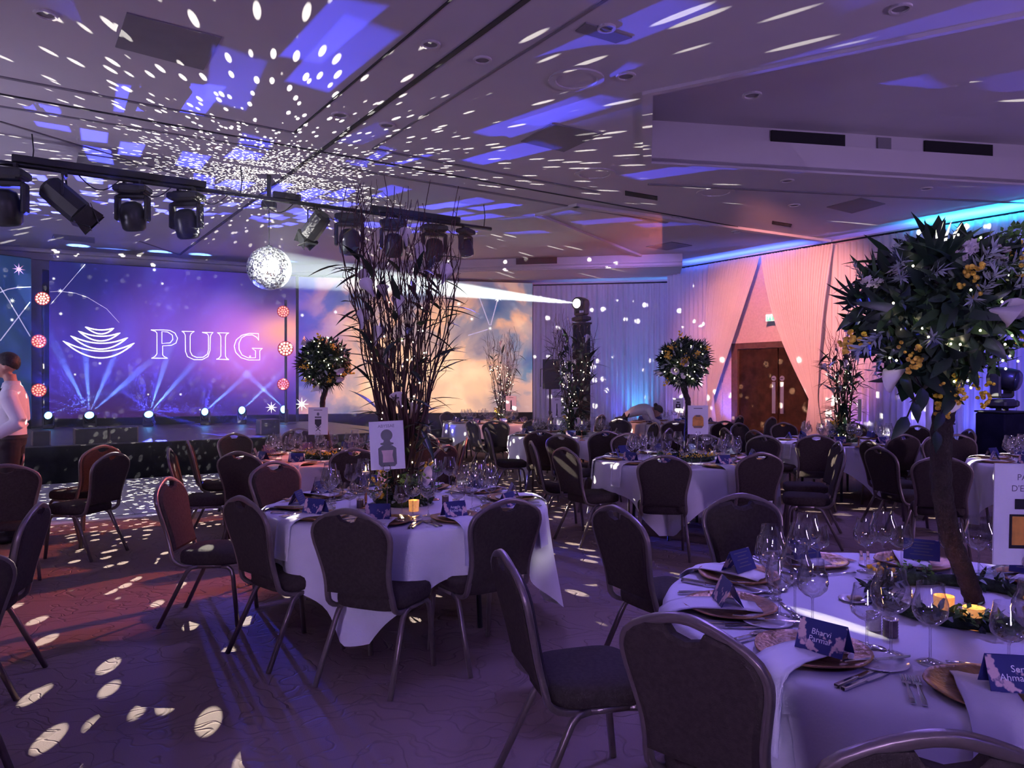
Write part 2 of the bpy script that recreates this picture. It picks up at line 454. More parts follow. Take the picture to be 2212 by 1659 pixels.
L.new(mr.outputs[0], rp.inputs[0]); L.new(rp.outputs[0], b.inputs['Base Color'])

# LED pictures (screens give off light): emission from procedural paint in the panel's own plane
def led_mat(name, build, strength):
    m = bpy.data.materials.new(name); m.use_nodes = True
    N = m.node_tree.nodes; L = m.node_tree.links; b = N['Principled BSDF']
    b.inputs['Base Color'].default_value = (0.015, 0.015, 0.018, 1); b.inputs['Roughness'].default_value = 0.8; b.inputs['Specular IOR Level'].default_value = 0.05
    tc = N.new('ShaderNodeTexCoord')
    colr = build(N, L, tc.outputs['UV'])
    L.new(colr, b.inputs['Emission Color']); b.inputs['Emission Strength'].default_value = strength
    M[name] = m
def ramp(N, L, fac, stops):
    r = N.new('ShaderNodeValToRGB'); e = r.color_ramp.elements
    e[0].position, e[0].color = stops[0][0], (*stops[0][1], 1)
    e[1].position, e[1].color = stops[-1][0], (*stops[-1][1], 1)
    for p, c in stops[1:-1]:
        k = e.new(p); k.color = (*c, 1)
    L.new(fac, r.inputs[0]); return r.outputs[0]
def blob(N, L, uv, cx, cy_, sx, sy):
    mp = N.new('ShaderNodeMapping'); mp.inputs['Location'].default_value = (-cx/sx, -cy_/sy, 0); mp.inputs['Scale'].default_value = (1/sx, 1/sy, 0)
    L.new(uv, mp.inputs['Vector'])
    ln = N.new('ShaderNodeVectorMath'); ln.operation = 'LENGTH'; L.new(mp.outputs[0], ln.inputs[0])
    mr = N.new('ShaderNodeMapRange'); mr.interpolation_type = 'SMOOTHSTEP'; mr.inputs[1].default_value = 1.0; mr.inputs[2].default_value = 0.0
    L.new(ln.outputs['Value'], mr.inputs[0]); return mr.outputs[0]
def mixc(N, L, fac, a, c):
    mx = N.new('ShaderNodeMixRGB'); L.new(fac, mx.inputs[0])
    if isinstance(a, tuple): mx.inputs[1].default_value = (*a, 1)
    else: L.new(a, mx.inputs[1])
    if isinstance(c, tuple): mx.inputs[2].default_value = (*c, 1)
    else: L.new(c, mx.inputs[2])
    return mx.outputs[0]
def noise(N, L, uv, scale, detail=5, dist=0.0, sx=1.0, sy=1.0, off=0.0):
    mp = N.new('ShaderNodeMapping'); mp.inputs['Scale'].default_value = (sx, sy, 1); mp.inputs['Location'].default_value = (off, off*0.7, off); L.new(uv, mp.inputs['Vector'])
    n = N.new('ShaderNodeTexNoise'); n.inputs['Scale'].default_value = scale; n.inputs['Detail'].default_value = detail; n.inputs['Distortion'].default_value = dist
    L.new(mp.outputs[0], n.inputs['Vector']); return n.outputs['Fac']
def art_main(N, L, uv):
    base = ramp(N, L, noise(N, L, uv, 2.2, 4, 0.3, 1.4, 1.0), [(0.3, (0.030, 0.016, 0.24)), (0.7, (0.085, 0.035, 0.40))])
    c = mixc(N, L, blob(N, L, uv, 0.10, 0.95, 0.50, 0.7), base, (0.012, 0.012, 0.10))
    c = mixc(N, L, blob(N, L, uv, 0.48, 0.55, 0.42, 0.50), c, (0.17, 0.065, 0.52))
    c = mixc(N, L, blob(N, L, uv, 0.80, 0.48, 0.34, 0.48), c, (0.62, 0.17, 0.74))  # pinks here and next: glow of lit haze painted into the picture
    c = mixc(N, L, blob(N, L, uv, 0.95, 0.60, 0.22, 0.22), c, (1.0, 0.36, 0.30))
    c = mixc(N, L, blob(N, L, uv, 0.88, 0.95, 0.28, 0.36), c, (0.035, 0.02, 0.07))
    c = mixc(N, L, blob(N, L, uv, 0.4, -0.10, 1.2, 0.50), c, (0.040, 0.008, 0.035))
    return c
def art_cloud(N, L, uv):
    n1 = noise(N, L, uv, 2.6, 9, 0.35, 1.7, 1.0, 3.1)
    sky = ramp(N, L, n1, [(0.36, (0.008, 0.07, 0.20)), (0.47, (0.13, 0.15, 0.24)), (0.55, (0.72, 0.33, 0.19)), (0.70, (1.0, 0.58, 0.34))])
    peach = ramp(N, L, n1, [(0.30, (0.22, 0.17, 0.21)), (0.44, (0.85, 0.44, 0.27)), (0.6, (1.0, 0.62, 0.38))])
    c = mixc(N, L, blob(N, L, uv, 0.52, 0.05, 0.60, 0.95), sky, peach)
    c = mixc(N, L, blob(N, L, uv, 1.02, 0.25, 0.26, 0.8), c, ramp(N, L, noise(N, L, uv, 3.5, 8, 0.3, 1.7, 1, 9.0), [(0.42, (0.006, 0.09, 0.26)), (0.50, (0.05, 0.16, 0.30)), (0.62, (0.62, 0.33, 0.27))]))
    c = mixc(N, L, blob(N, L, uv, 0.55, 1.08, 0.9, 0.42), c, (0.10, 0.09, 0.17))
    c = mixc(N, L, blob(N, L, uv, -0.05, 0.62, 0.36, 1.0), c, (0.07, 0.045, 0.42))
    return c
def art_side(N, L, uv):
    n = noise(N, L, uv, 3, 5, 0.3)
    return ramp(N, L, n, [(0.3, (0.010, 0.035, 0.11)), (0.7, (0.03, 0.07, 0.20))])
led_mat('led_main', art_main, 1.25)
led_mat('led_cloud', art_cloud, 1.35)
led_mat('led_side', art_side, 0.8)

# ================================================================ the room
CZ = 4.6                                    # ceiling height
C0 = Vector((4.12, 20.0))                   # corner between far wall and right wall
DW, NW = Vector((0.569, -0.822)), Vector((-0.822, -0.569))     # along / into the room, right wall
DE, NE = Vector((-0.984, 0.179)), Vector((-0.179, -0.984))     # along / into the room, far wall
def line_px(p, d, px):
    k = (px-1106)/F
    t = (k*p[1]-p[0])/(d[0]-k*d[1])
    return t
def wall_pt(px, off=0.0):
    p = C0+NW*off; return p+DW*line_px(p, DW, px)
def far_pt(px, off=0.0):
    p = C0+NE*off; return p+DE*line_px(p, DE, px)

def struct(name, mb, m, parent=None):
    o = mb.build(name, m, parent)
    fix_normals(o)
    if parent is None: o['kind'] = 'structure'
    return o

ROOM = [C0, C0+DW*34, Vector((-14, -8)), Vector((-14, 23.3))]
mb = MB(); mb.prism([(p.x, p.y) for p in ROOM], -0.1, 0.0); struct('floor', mb, M['carpet'])
for nm, a, c in (('wall_right', 0, 1), ('wall_back', 1, 2), ('wall_left', 2, 3), ('wall_far', 3, 0)):
    p, q = ROOM[a], ROOM[c]; d = (q-p).normalized(); n = Vector((d.y, -d.x))
    cc = (ROOM[0]+ROOM[2])/2
    if n.dot(cc-p) > 0: n = -n
    mb = MB(); mb.prism([tuple(p), tuple(q), tuple(q+n*0.15), tuple(p+n*0.15)], 0, 5.4)
    struct(nm, mb, M['wall_paper'] if nm == 'wall_right' else M['paint'])

# ceiling with a raised coffer
COF = [Vector((1.45, 7.85)), Vector((1.89, 10.3)), Vector((8.3, 11.54)), Vector((8.8, 3.4))]
bm = bmesh.new()
def loop(pts):
    vs = [bm.verts.new((p[0], p[1], CZ)) for p in pts]
    for i in range(len(vs)): bm.edges.new((vs[i], vs[(i+1) % len(vs)]))
loop(ROOM); loop(COF)
bmesh.ops.triangle_fill(bm, use_beauty=True, edges=bm.edges[:], normal=(0, 0, -1))
r = bmesh.ops.extrude_face_region(bm, geom=bm.faces[:])
bmesh.ops.translate(bm, verts=[g for g in r['geom'] if isinstance(g, bmesh.types.BMVert)], vec=(0, 0, 0.05))
bmesh.ops.recalc_face_normals(bm, faces=bm.faces)
me = bpy.data.meshes.new('ceiling'); bm.to_mesh(me); bm.free(); me.materials.append(M['ceiling_paint'])
ceil = obj('ceiling', me); ceil['kind'] = 'structure'
cen = sum(COF, Vector((0, 0)))/4
def grow(k): return [p+(p-cen).normalized()*k for p in COF]
mb = MB()
for lo, hi, g in ((CZ-0.03, 4.98, 0.0), (4.98, 5.25, 0.35)):
    a = grow(g); n = 4
    vs = [Vector((p.x, p.y, z)) for z in (lo, hi) for p in a]
    mb.add(vs, [(i, (i+1) % n, n+(i+1) % n, n+i) for i in range(n)])
a, c = grow(0.0), grow(0.35)
mb.add([Vector((p.x, p.y, 4.98)) for p in a+c], [(i, (i+1) % 4, 4+(i+1) % 4, 4+i) for i in range(4)])
mb.add([Vector((p.x, p.y, 5.25)) for p in c], [(0, 1, 2, 3)])
o = mb.build('coffer', M['ceiling_paint'], ceil)
# coffer lip
mb = MB()
b4, b5 = grow(0.10), grow(-0.02)
mb.add([Vector((p.x, p.y, z)) for z in (CZ-0.035, CZ+0.001) for p in b4+b5],
       [(i, (i+1) % 4, 4+(i+1) % 4, 4+i) for i in range(4)]+[(i, (i+1) % 4, 8+(i+1) % 4, 8+i) for i in range(4)])
mb.build('coffer_lip', M['moulding'], ceil)
# vents on the coffer's far upper wall
a, c = grow(0.34)[1], grow(0.34)[2]
d = (c-a).normalized(); nn = Vector((d.y, -d.x))
for px0, px1 in ((1664, 1822), (1994, 2140)):
    t0, t1 = line_px(a, d, px0), line_px(a, d, px1)
    p = a+d*((t0+t1)/2)+nn*0.02
    mb = MB(); mb.box((p.x, p.y, 5.11), (abs(t1-t0), 0.03, 0.20), math.atan2(d.y, d.x)); mb.build('coffer_vent', M['vent'], ceil)
p = a+d*line_px(a, d, 1907)+nn*0.02
mb = MB(); mb.box((p.x, p.y, 5.10), (0.22, 0.03, 0.22), math.atan2(d.y, d.x)); mb.build('coffer_grille', M['hatch'], ceil)

# seams and mouldings under the ceiling
def seam(px0, py0, px1, py1, wd, dep, m, name='ceiling_seam'):
    p, q = on_z(px0, py0, CZ), on_z(px1, py1, CZ)
    d = (q-p); L_ = d.length; c = (p+q)/2
    mb = MB(); mb.box((c.x, c.y, CZ-dep/2), (L_, wd, dep), math.atan2(d.y, d.x)); mb.build(name, M[m], ceil)
seam(1300, -121, 388, 550, 0.055, 0.012, 'seam')
seam(1100, -108, 635, 287, 0.022, 0.010, 'seam')
seam(1450, -91, 805, 321, 0.030, 0.010, 'hatch')
seam(-80, 150, 641, 287, 0.045, 0.012, 'hatch')
seam(-80, 188, 1778, 523, 0.030, 0.012, 'seam')
seam(-80, 216, 600, 325, 0.040, 0.012, 'hatch')
seam(805, 321, 1290, 414, 0.05, 0.014, 'hatch')
seam(730, 360, 1440, 481, 0.06, 0.014, 'hatch')
seam(1400, 397, 2300, 443, 0.05, 0.02, 'hatch')
seam(1160, 462, 1250, 440, 0.10, 0.05, 'moulding', 'ceiling_moulding')
seam(1160, 462, 1420, 566, 0.12, 0.05, 'moulding', 'ceiling_moulding')
seam(1240, 441, 1790, 519, 0.12, 0.05, 'moulding', 'ceiling_moulding')
seam(0, 262, 560, 430, 0.03, 0.012, 'hatch')
seam(388, 550, 300, 520, 0.04, 0.014, 'hatch')
def ceil_quad(name, pts, m, dep=0.012):
    ps = [on_z(x, y, CZ) for x, y in pts]
    mb = MB(); mb.prism([(p.x, p.y) for p in ps], CZ-dep, CZ+0.001); o = mb.build(name, M[m], ceil); fix_normals(o)
ceil_quad('access_panel', [(275, 27), (480, 80), (440, 150), (250, 100)], 'hatch')
ceil_quad('access_panel', [(1192, 266), (1300, 288), (1218, 327), (1125, 305)], 'hatch')
ceil_quad('access_panel', [(1265, 48), (1365, 80), (1330, 92), (1243, 66)], 'hatch')
ceil_quad('access_panel', [(1785, 447), (1840, 460), (1912, 440), (1860, 427)], 'hatch')
ceil_quad('access_panel', [(1395, 533), (1440, 540), (1495, 530), (1450, 522)], 'hatch')
ceil_quad('access_panel', [(115, 505), (205, 513), (205, 525), (112, 514)], 'hatch')
ceil_quad('access_panel', [(170, 330), (300, 350), (290, 375), (165, 356)], 'hatch')
ceil_quad('air_grille', [(1350, 412), (1420, 424), (1420, 432), (1350, 421)], 'vent')
ceil_quad('air_grille', [(1668, 477), (1710, 484), (1708, 490), (1667, 483)], 'vent')
ring_me = None
for px, py, r_ in ((930, 95, .09), (1042, 129, .09), (735, 248, .10), (836, 270, .10), (1352, 164, .10), (1944, 18, .09), (100, 31, .09), (1310, 60, .08),
                   (1245, 172, .28), (1285, 375, .30), (1624, 205, .10), (1700, 390, .10), (2000, 407, .10), (1545, 415, .3), (1715, 443, .1), (1460, 470, .1), (1590, 500, .1)):
    p = on_z(px, py, CZ)
    mb = MB(); mb.lathe([(r_*0.72, 0.0), (r_*0.75, -0.018), (r_, -0.018), (r_, 0.001)], 20, cap=False)
    o = mb.build('downlight_ring', M['moulding'], ceil, mtx=Matrix.Translation((p.x, p.y, CZ)))
    mb = MB(); mb.lathe([(0.001, -0.004), (r_*0.72, -0.004), (r_*0.72, 0.001)], 20, cap=False)
    mb.build('downlight_glass', M['hatch'] if r_ < 0.2 else M['moulding'], ceil, mtx=Matrix.Translation((p.x, p.y, CZ)))

# dropped bulkhead along the far wall, wall behind the stage screens
p, q = C0+DE*(-0.3), C0+DE*17.5
mb = MB(); mb.prism([tuple(p), tuple(q), tuple(q+NE*2.3), tuple(p+NE*2.3)], 4.30, CZ-0.001)
bulk = struct('trim_1', mb, M['ceiling_paint'])
for off, z in ((2.34, 4.34), (2.32, 4.42)):
    a, c = p+NE*off, q+NE*off
    mb = MB(); mid = (a+c)/2; mb.box((mid.x, mid.y, z), ((c-a).length, 0.05, 0.04), math.atan2(DE.y, DE.x)); mb.build('moulding_strip', M['moulding'], bulk)
a = C0+NE*2.32
t0, t1 = line_px(a, DE, 1115), line_px(a, DE, 1203)
p2 = a+DE*((t0+t1)/2)
mb = MB(); mb.box((p2.x, p2.y, 4.52), (abs(t1-t0), 0.03, 0.15), math.atan2(DE.y, DE.x)); mb.build('air_vent', M['vent'], bulk)

L0, L1 = Vector((-10.15, 16.5)), Vector((-5.43, 18.9))        # main screen ends
L2, L3 = Vector((-5.38, 18.98)), Vector((0.545, 20.2))        # cloud screen ends
S0, S1 = Vector((-11.4, 14.7)), Vector((-10.35, 16.2))        # side screen ends
d = (L1-L0).normalized(); n = Vector((-d.y, d.x))
a, c = L0-d*2.6+n*0.7, L1+n*0.7
mb = MB(); mb.prism([tuple(a), tuple(c), tuple(c+n*0.1), tuple(a+n*0.1)], 0, CZ-0.001); struct('wall_stage', mb, M['paint'])
for z, dep in ((4.52, 0.16), (4.36, 0.10)):
    mid = (a+c)/2-n*dep/2
    mb = MB(); mb.box((mid.x, mid.y, z), ((c-a).length, dep, 0.05), math.atan2(d.y, d.x)); struct('trim_2' if z > 4.5 else 'trim_3', mb, M['moulding'])

# ---------------------------------------------------------------- double door in the right wall
def wall_mtx(px, off=0.0, z=0.0):
    p = wall_pt(px, off); a = math.atan2(DW.y, DW.x)
    return Matrix.Translation((p.x, p.y, z)) @ Matrix.Rotation(a, 4, 'Z')       # local x along wall, +y into the wall? (normal is -y)
DMX = wall_mtx(1685, 0.0)
def wall_s(px): return (wall_pt(px)-wall_pt(1685)).dot(DW)
door = empty('door_1'); door.matrix_world = DMX; door['kind'] = 'structure'
sx0, sx1 = wall_s(1600), wall_s(1775)
mb = MB(); DH = 2.36
mb.box(((sx0+sx1)/2, -0.06, DH+0.07), (sx1-sx0+0.36, 0.12, 0.14)); mb.box((sx0-0.09, -0.06, DH/2), (0.18, 0.12, DH)); mb.box((sx1+0.09, -0.06, DH/2), (0.18, 0.12, DH))
mb.build('door_frame', M['door_wood'], door)
for a, c, hs in ((sx0, -0.01, 1), (0.01, sx1, -1)):
    mb = MB(); mb.bbox(((a+c)/2, -0.04, DH/2), (c-a-0.01, 0.06, DH-0.02), 0.006)
    lf = mb.build('door_leaf', M['bronze_door'], door)
    e = c if hs == 1 else a
    mb = MB(); mb.bbox((e-hs*0.10, -0.08, 1.22), (0.09, 0.016, 0.72), 0.004); mb.build('push_plate', M['brushed_plate'], lf)
    mb = MB(); mb.lathe([(0.06, -0.012), (0.06, 0.0), (0.001, 0.0)], 20, M=Matrix.Translation((e-hs*0.10, -0.082, 1.66)) @ Matrix.Rotation(PI/2, 4, 'X')); mb.build('round_sign', M['brushed_plate'], lf)
    mb = MB(); mb.box((e-hs*0.10, -0.096, 1.66), (0.07, 0.004, 0.016)); mb.build('sign_mark', M['card_ink'], lf)
# wall panelling beside the door
for k, (pa, pb) in enumerate(((1560, 1592), (1780, 1830))):
    a, c = wall_s(pa), wall_s(pb)
    mb = MB()
    for zz in (0.5, 2.3): mb.box(((a+c)/2, -0.02, zz), (c-a, 0.04, 0.06))
    for ss in (a, c): mb.box((ss, -0.02, 1.4), (0.06, 0.04, 1.86))
    o = mb.build('wall_panel_moulding', M['wall_paper'], door)

# emergency exit sign over the door
ex = empty('exit_sign'); ex.matrix_world = wall_mtx(1667, 0.35, 2.95)
tag(ex, 'small lit green and white emergency exit sign above the bronze doors', 'sign')
mb = MB(); mb.bbox((0, 0, 0.075), (0.30, 0.04, 0.15), 0.004); mb.build('sign_box', M['exit_white'], ex)
mb = MB(); mb.box((0, 0, 0.17), (0.26, 0.05, 0.04)); mb.box((0, 0.18, 0.17), (0.03, 0.36, 0.03)); mb.build('lamp_housing', M['moulding'], ex)
mb = MB()
mb.box((-0.05, -0.023, 0.02), (0.12, 0.004, 0.03)); mb.box((-0.10, -0.023, 0.07), (0.03, 0.004, 0.08)); mb.box((-0.03, -0.023, 0.055), (0.05, 0.004, 0.05)); mb.box((0.06, -0.023, 0.06), (0.06, 0.004, 0.10)); mb.box((-0.03, -0.023, 0.10), (0.025, 0.004, 0.025))
mb.build('pictogram', M['exit_green'], ex)

# ---------------------------------------------------------------- voile curtains
def curtain(name, a, c, z0, z1, label, group=None, folds=None, tie=None, amp=0.075, seed=0, cat='curtain'):
    rnd = random.Random(seed)
    a = Vector(a); c = Vector(c); d = c-a; Ln = d.length; d.normalize(); n = Vector((-d.y, d.x))
    nf = folds or max(6, int(Ln/0.13)); cols = nf*6
    ph = [rnd.uniform(0.5, 1.4) for _ in range(nf+2)]; cum = [0]
    for x in ph: cum.append(cum[-1]+x)
    am = [rnd.uniform(0.4, 1.0) for _ in range(nf+3)]
    rows = 22 if tie else 7
    mb = MB(); vs = []; fs = []
    for i in range(rows+1):
        v = i/rows; z = lerp(z1, z0, v)
        for j in range(cols+1):
            u = j/cols; k = u*nf
            f = math.sin(2*PI*k)*am[int(k)]
            ps = u*Ln
            ampz = amp*(0.55+0.6*v)
            off = 0.0
            if tie:
                ts, tz, tw = tie                     # along position, height, gathered width
                vt = (z1-z)/(z1-tz)
                if vt <= 1:
                    g = vt**1.08
                    sag = math.sin(PI*min(1, vt))*0.05*Ln*(1 if ts < Ln/2 else -1)*(u if ts < Ln/2 else 1-u)
                    ps = lerp(ps, ts+(u-0.5)*tw, g)+sag
                    ampz = lerp(amp, 0.03, g)
                else:
                    g2 = min(1, (vt-1)*2.5)
                    ps = ts+(u-0.5)*lerp(tw, tw*3.2, g2)
                    ampz = lerp(0.03, 0.05, g2)
                off = -0.12*math.sin(PI*min(1, vt))
            p = a+d*ps+n*(f*ampz+off)
            vs.append((p.x, p.y, z))
    w_ = cols+1
    for i in range(rows):
        for j in range(cols):
            fs.append((i*w_+j, i*w_+j+1, (i+1)*w_+j+1, (i+1)*w_+j))
    mb.add(vs, fs)
    o = mb.build(name, M['voile'], smooth=True)
    tag(o, label, cat, group)
    return o
OFF = 0.55
ZT, ZT2 = 4.42, 4.14
def far_c(px): return far_pt(px, 0.55)
g = 'voile drapes hung along the walls'
for k, (p0, p1) in enumerate(((1152, 1262), (1262, 1352), (1352, 1441))):
    curtain('voile_curtain', far_c(p0), far_c(p1), 0.02, ZT2, ['sheer white drape beside the cloud screen, behind the speaker on a stand',
            'sheer white drape right behind the black light tower', 'sheer drape lit cyan at its foot, next to the room corner'][k], g, seed=k)
wc = lambda px: wall_pt(px, OFF)
curtain('voile_curtain', wc(1441), wc(1532), 0.02, ZT, 'sheer purple-lit drape between the room corner and the tied salmon drape', g, seed=11)
a, c = wc(1530), wc(1641); Ln = (c-a).length
ts = (wc(1536)-a).dot((c-a).normalized())
curtain('tied_curtain', a, c, 0.02, ZT, 'salmon-lit drape tied back beside the bronze doors, next to the room corner', 'tied drapes framing the doors', folds=22, tie=(ts, 1.2, 0.16), seed=5)
a, c = wc(1643), wc(1800); Ln = (c-a).length
ts = (wc(1757)-a).dot((c-a).normalized())
curtain('tied_curtain', a, c, 0.02, ZT, 'salmon-lit drape tied back beside the bronze doors, under the cyan cove light', 'tied drapes framing the doors', folds=26, tie=(ts, 1.2, 0.2), seed=6)
for k, (p0, p1) in enumerate(((1752, 1900), (1900, 2060), (2060, 2330))):
    wq = wc if k else (lambda px: wall_pt(px, 0.40))
    curtain('voile_curtain', wq(p0), wq(p1), 0.02, ZT, ['pink and lilac lit drape behind the leafy branch column', 'lilac drape between the pink drapes and the moving light on a black plinth',
            'blue lit drape behind the moving light on a black plinth'][k], g, seed=20+k)
# curtain rail
for nm, p, q, z in (('right', wc(1441), wc(2330), ZT+0.02), ('far', far_c(1152), far_c(1441), ZT2+0.02)):
    mb = MB(); mb.tube([(p.x, p.y, z), (q.x, q.y, z)], 0.02, 6)
    o = mb.build('curtain_rail', M['black_metal']); tag(o, 'thin curtain rail along the top of the drapes on the %s' % ('wall with the doors' if nm == 'right' else 'wall beside the screen'), 'rail')

def uplight(px, far, power, col, off=0.28, label='', tz=4.5, spot=70):
    p = far_pt(px, off) if far else wall_pt(px, off)
    u = empty('uplight', (p.x, p.y, 0)); tag(u, label, 'lamp', 'uplights behind the drapes')
    mb = MB(); mb.bbox((0, 0, 0.03), (0.16, 0.16, 0.06), 0.01); mb.build('base', M['black'], u)
    mb = MB(); mb.lathe([(0.07, 0.06), (0.08, 0.09), (0.08, 0.2), (0.072, 0.21)], 14); mb.build('housing', M['black'], u, True)
    mb = MB(); mb.lathe([(0.001, 0.212), (0.068, 0.212), (0.068, 0.205)], 14); mb.build('lens', M['blue_lens'], u)
    lamp('uplight_beam', 'SPOT', (p.x, p.y, 0.24), power, col, (p.x, p.y, tz), spot, 0.8, radius=0.05)
UL = 'small uplight on the floor behind the '
uplight(1378, True, 420, (0.05, 0.42, 1.0), label=UL+'cyan-footed far drape')
uplight(1335, True, 160, (0.10, 0.12, 1.0), label=UL+'far drape next to the cyan one')
uplight(1240, True, 60, (0.35, 0.18, 1.0), label=UL+'black light tower and its drape')
uplight(1470, False, 120, (0.3, 0.2, 1.0), label=UL+'purple drape at the room corner')
uplight(1560, False, 200, (0.06, 0.10, 1.0), label=UL+'tied drape, glowing blue by the doors')
uplight(1850, False, 260, (0.32, 0.14, 1.0), label=UL+'pink and lilac drape')
uplight(1990, False, 300, (0.22, 0.16, 1.0), label=UL+'lilac drape')
uplight(2120, False, 380, (0.10, 0.12, 1.0), label=UL+'blue drape beside the plinth')
# cyan LED strip in the cove above the right-hand drapes
cv = wall_pt(2150, 0.30); o = lamp('cove_strip', 'AREA', (cv.x, cv.y, 4.30), 130, (0.02, 0.40, 1.0), size=(2.4, 0.08)); o.rotation_euler = (PI, 0, math.atan2(DW.y, DW.x))
cv = wall_pt(1600, 0.30); o = lamp('cove_strip', 'AREA', (cv.x, cv.y, 4.30), 45, (0.06, 0.14, 1.0), size=(3.4, 0.08)); o.rotation_euler = (PI, 0, math.atan2(DW.y, DW.x))

# ---------------------------------------------------------------- LED screens
def ribbon(mb, pts, wd, nrm, closed=False):
    pts = [Vector(p) for p in pts]
    if closed and (pts[0]-pts[-1]).length > 1e-6: pts.append(pts[0])
    m = len(pts); L_, R_ = [], []
    for i, p in enumerate(pts):
        if closed and i in (0, m-1): t = pts[1]-pts[-2]
        else: t = pts[min(i+1, m-1)]-pts[max(i-1, 0)]
        if t.length < 1e-9: t = Vector((1, 0, 0))
        t.normalize(); s_ = t.cross(nrm).normalized()
        L_.append(p+s_*wd/2); R_.append(p-s_*wd/2)
    vs = L_+R_; fs = [(i, i+1, m+i+1, m+i) for i in range(m-1)]
    mb.add(vs, fs)
def screen(name, a, c, z0, z1, matn, label):
    d = (c-a); Ln = d.length; d.normalize(); nout = Vector((d.y, -d.x))          # towards the room
    root = empty(name, ((a.x+c.x)/2, (a.y+c.y)/2, 0)); tag(root, label, 'screen')
    mw = Matrix.Translation(root.location).inverted()
    me = bpy.data.meshes.new('screen_face')
    vs = [Vector((a.x, a.y, z0)), Vector((c.x, c.y, z0)), Vector((c.x, c.y, z1)), Vector((a.x, a.y, z1))]
    me.from_pydata([tuple(mw @ v) for v in vs], [], [(0, 1, 2, 3)])
    uv = me.uv_layers.new(name='UVMap')
    for i, t in enumerate(((0, 0), (1, 0), (1, 1), (0, 1))): uv.data[i].uv = t
    me.materials.append(M[matn]); obj('screen_face', me, root)
    mb = MB(); q = -nout*0.01; r_ = -nout*0.14
    mb.prism([tuple(a+q), tuple(c+q), tuple(c+r_), tuple(a+r_)], z0-0.02, z1+0.02, M=mw); o = mb.build('cabinet', M['black'], root); fix_normals(o)
    mb = MB(); mb.prism([tuple(a+q), tuple(c+q), tuple(c+r_*1.5), tuple(a+r_*1.5)], 0.0, z0-0.02, M=mw); o = mb.build('base_panel', M['black_cloth'], root); fix_normals(o)
    N3 = Vector((nout.x, nout.y, 0))
    def on(px, py, lift=0.012):
        t = line_px(a, d, px); p = a+d*t
        z = CH-(py-HZ)/F*p.y
        return Vector((p.x, p.y, z))+N3*lift
    return root, on, N3, mw
def xf(mb, mw): mb.v = [tuple(mw @ Vector(v)) for v in mb.v]
main, onM, nM, mwM = screen('led_screen', L0, L1, 0.77, 4.23, 'led_main', 'large violet LED wall with an outlined word and crescent emblem')
cloud, onC, nC, mwC = screen('led_screen', L2, L3, 0.77, 4.23, 'led_cloud', 'LED wall showing peach clouds in a blue sky')
side, onS, nS, mwS = screen('led_screen', S0, S1, 0.77, 4.23, 'led_side', 'dark blue LED panel with thin constellation lines behind the standing waiter')

T = lambda x, y: (100+x/4.424, 680+y/4.424)
def quadr(p, m_, q, n=18):
    c = (2*m_[0]-(p[0]+q[0])/2, 2*m_[1]-(p[1]+q[1])/2)
    return [((1-t)**2*p[0]+2*t*(1-t)*c[0]+t*t*q[0], (1-t)**2*p[1]+2*t*(1-t)*c[1]+t*t*q[1]) for t in [i/n for i in range(n+1)]]
for tips, up, lo in ((((375, 115), (645, 128)), (510, 145), (518, 183)), (((310, 155), (705, 172)), (510, 205), (510, 250)),
                     (((235, 200), (778, 218)), (510, 272), (510, 328)), (((163, 250), (840, 270)), (510, 348), (510, 412))):
    mb = MB()
    pts = quadr(tips[0], up, tips[1])+quadr(tips[1], lo, tips[0])[1:-1]
    ribbon(mb, [onM(*T(*p)) for p in pts], 0.030, nM, True); xf(mb, mwM); mb.build('emblem_crescent', M['led_line'], main)
LET = {
 'P': [[(1000,145),(1120,145),(1180,150),(1230,175),(1255,225),(1240,270),(1195,292),(1112,297),(1112,385),(1130,402),(1160,415),(1005,415),(1040,397),(1058,372),(1058,175),(1040,157)],
       [(1105,160),(1160,165),(1205,195),(1210,235),(1185,268),(1105,275)]],
 'U': [[(1295,158),(1415,160),(1385,180),(1375,205),(1375,350),(1395,390),(1440,408),(1500,405),(1540,375),(1550,330),(1550,200),(1535,178),(1490,168),(1595,170),(1575,190),(1568,215),(1565,340),(1545,400),(1490,428),(1410,428),(1350,400),(1330,350),(1328,195),(1315,170)]],
 'I': [[(1635,172),(1745,175),(1720,190),(1712,215),(1712,395),(1725,418),(1745,428),(1625,425),(1655,410),(1668,390),(1668,210),(1655,185)]],
 'G': [[(2028,180),(1940,178),(1870,195),(1815,240),(1795,300),(1810,360),(1860,410),(1930,432),(2040,432),(2040,345),(2065,322),(1965,320),(2000,345),(2000,410),(1930,412),(1870,385),(1842,330),(1842,270),(1865,220),(1910,195),(1970,192),(2010,215),(2028,245)]],
}
for ch, loops in LET.items():
    mb = MB()
    for lp in loops: ribbon(mb, [onM(*T(*p)) for p in lp], 0.016, nM, True)
    xf(mb, mwM); o = mb.build('outlined_letter', M['led_line'], main); o['label'] = 'outlined capital letter '+ch
def lines(root, on, nrm, mw, polys, mname, wd, name='constellation_line'):
    for pl in polys:
        mb = MB(); ribbon(mb, [on(*p, 0.008) for p in pl], wd, nrm); xf(mb, mw); mb.build(name, M[mname], root)
def stars(root, on, nrm, mw, pts, mname, r=0.05):
    for x, y, k in pts:
        c = on(x, y, 0.010); mb = MB()
        ax = Vector((-nrm.y, nrm.x, 0)); n_ = 8
        vs = [c]+[c+ax*(math.cos(PI*i/n_)*(r*k if i % 2 == 0 else r*k*0.25))+Vector((0, 0, math.sin(PI*i/n_)*(r*k if i % 2 == 0 else r*k*0.25))) for i in range(2*n_)]
        mb.add(vs, [(0, 1+i, 1+(i+1) % (2*n_)) for i in range(2*n_)]); xf(mb, mw); mb.build('star', M[mname], root)
def c1(x, y): return (x/3.687, 320+y/3.687)
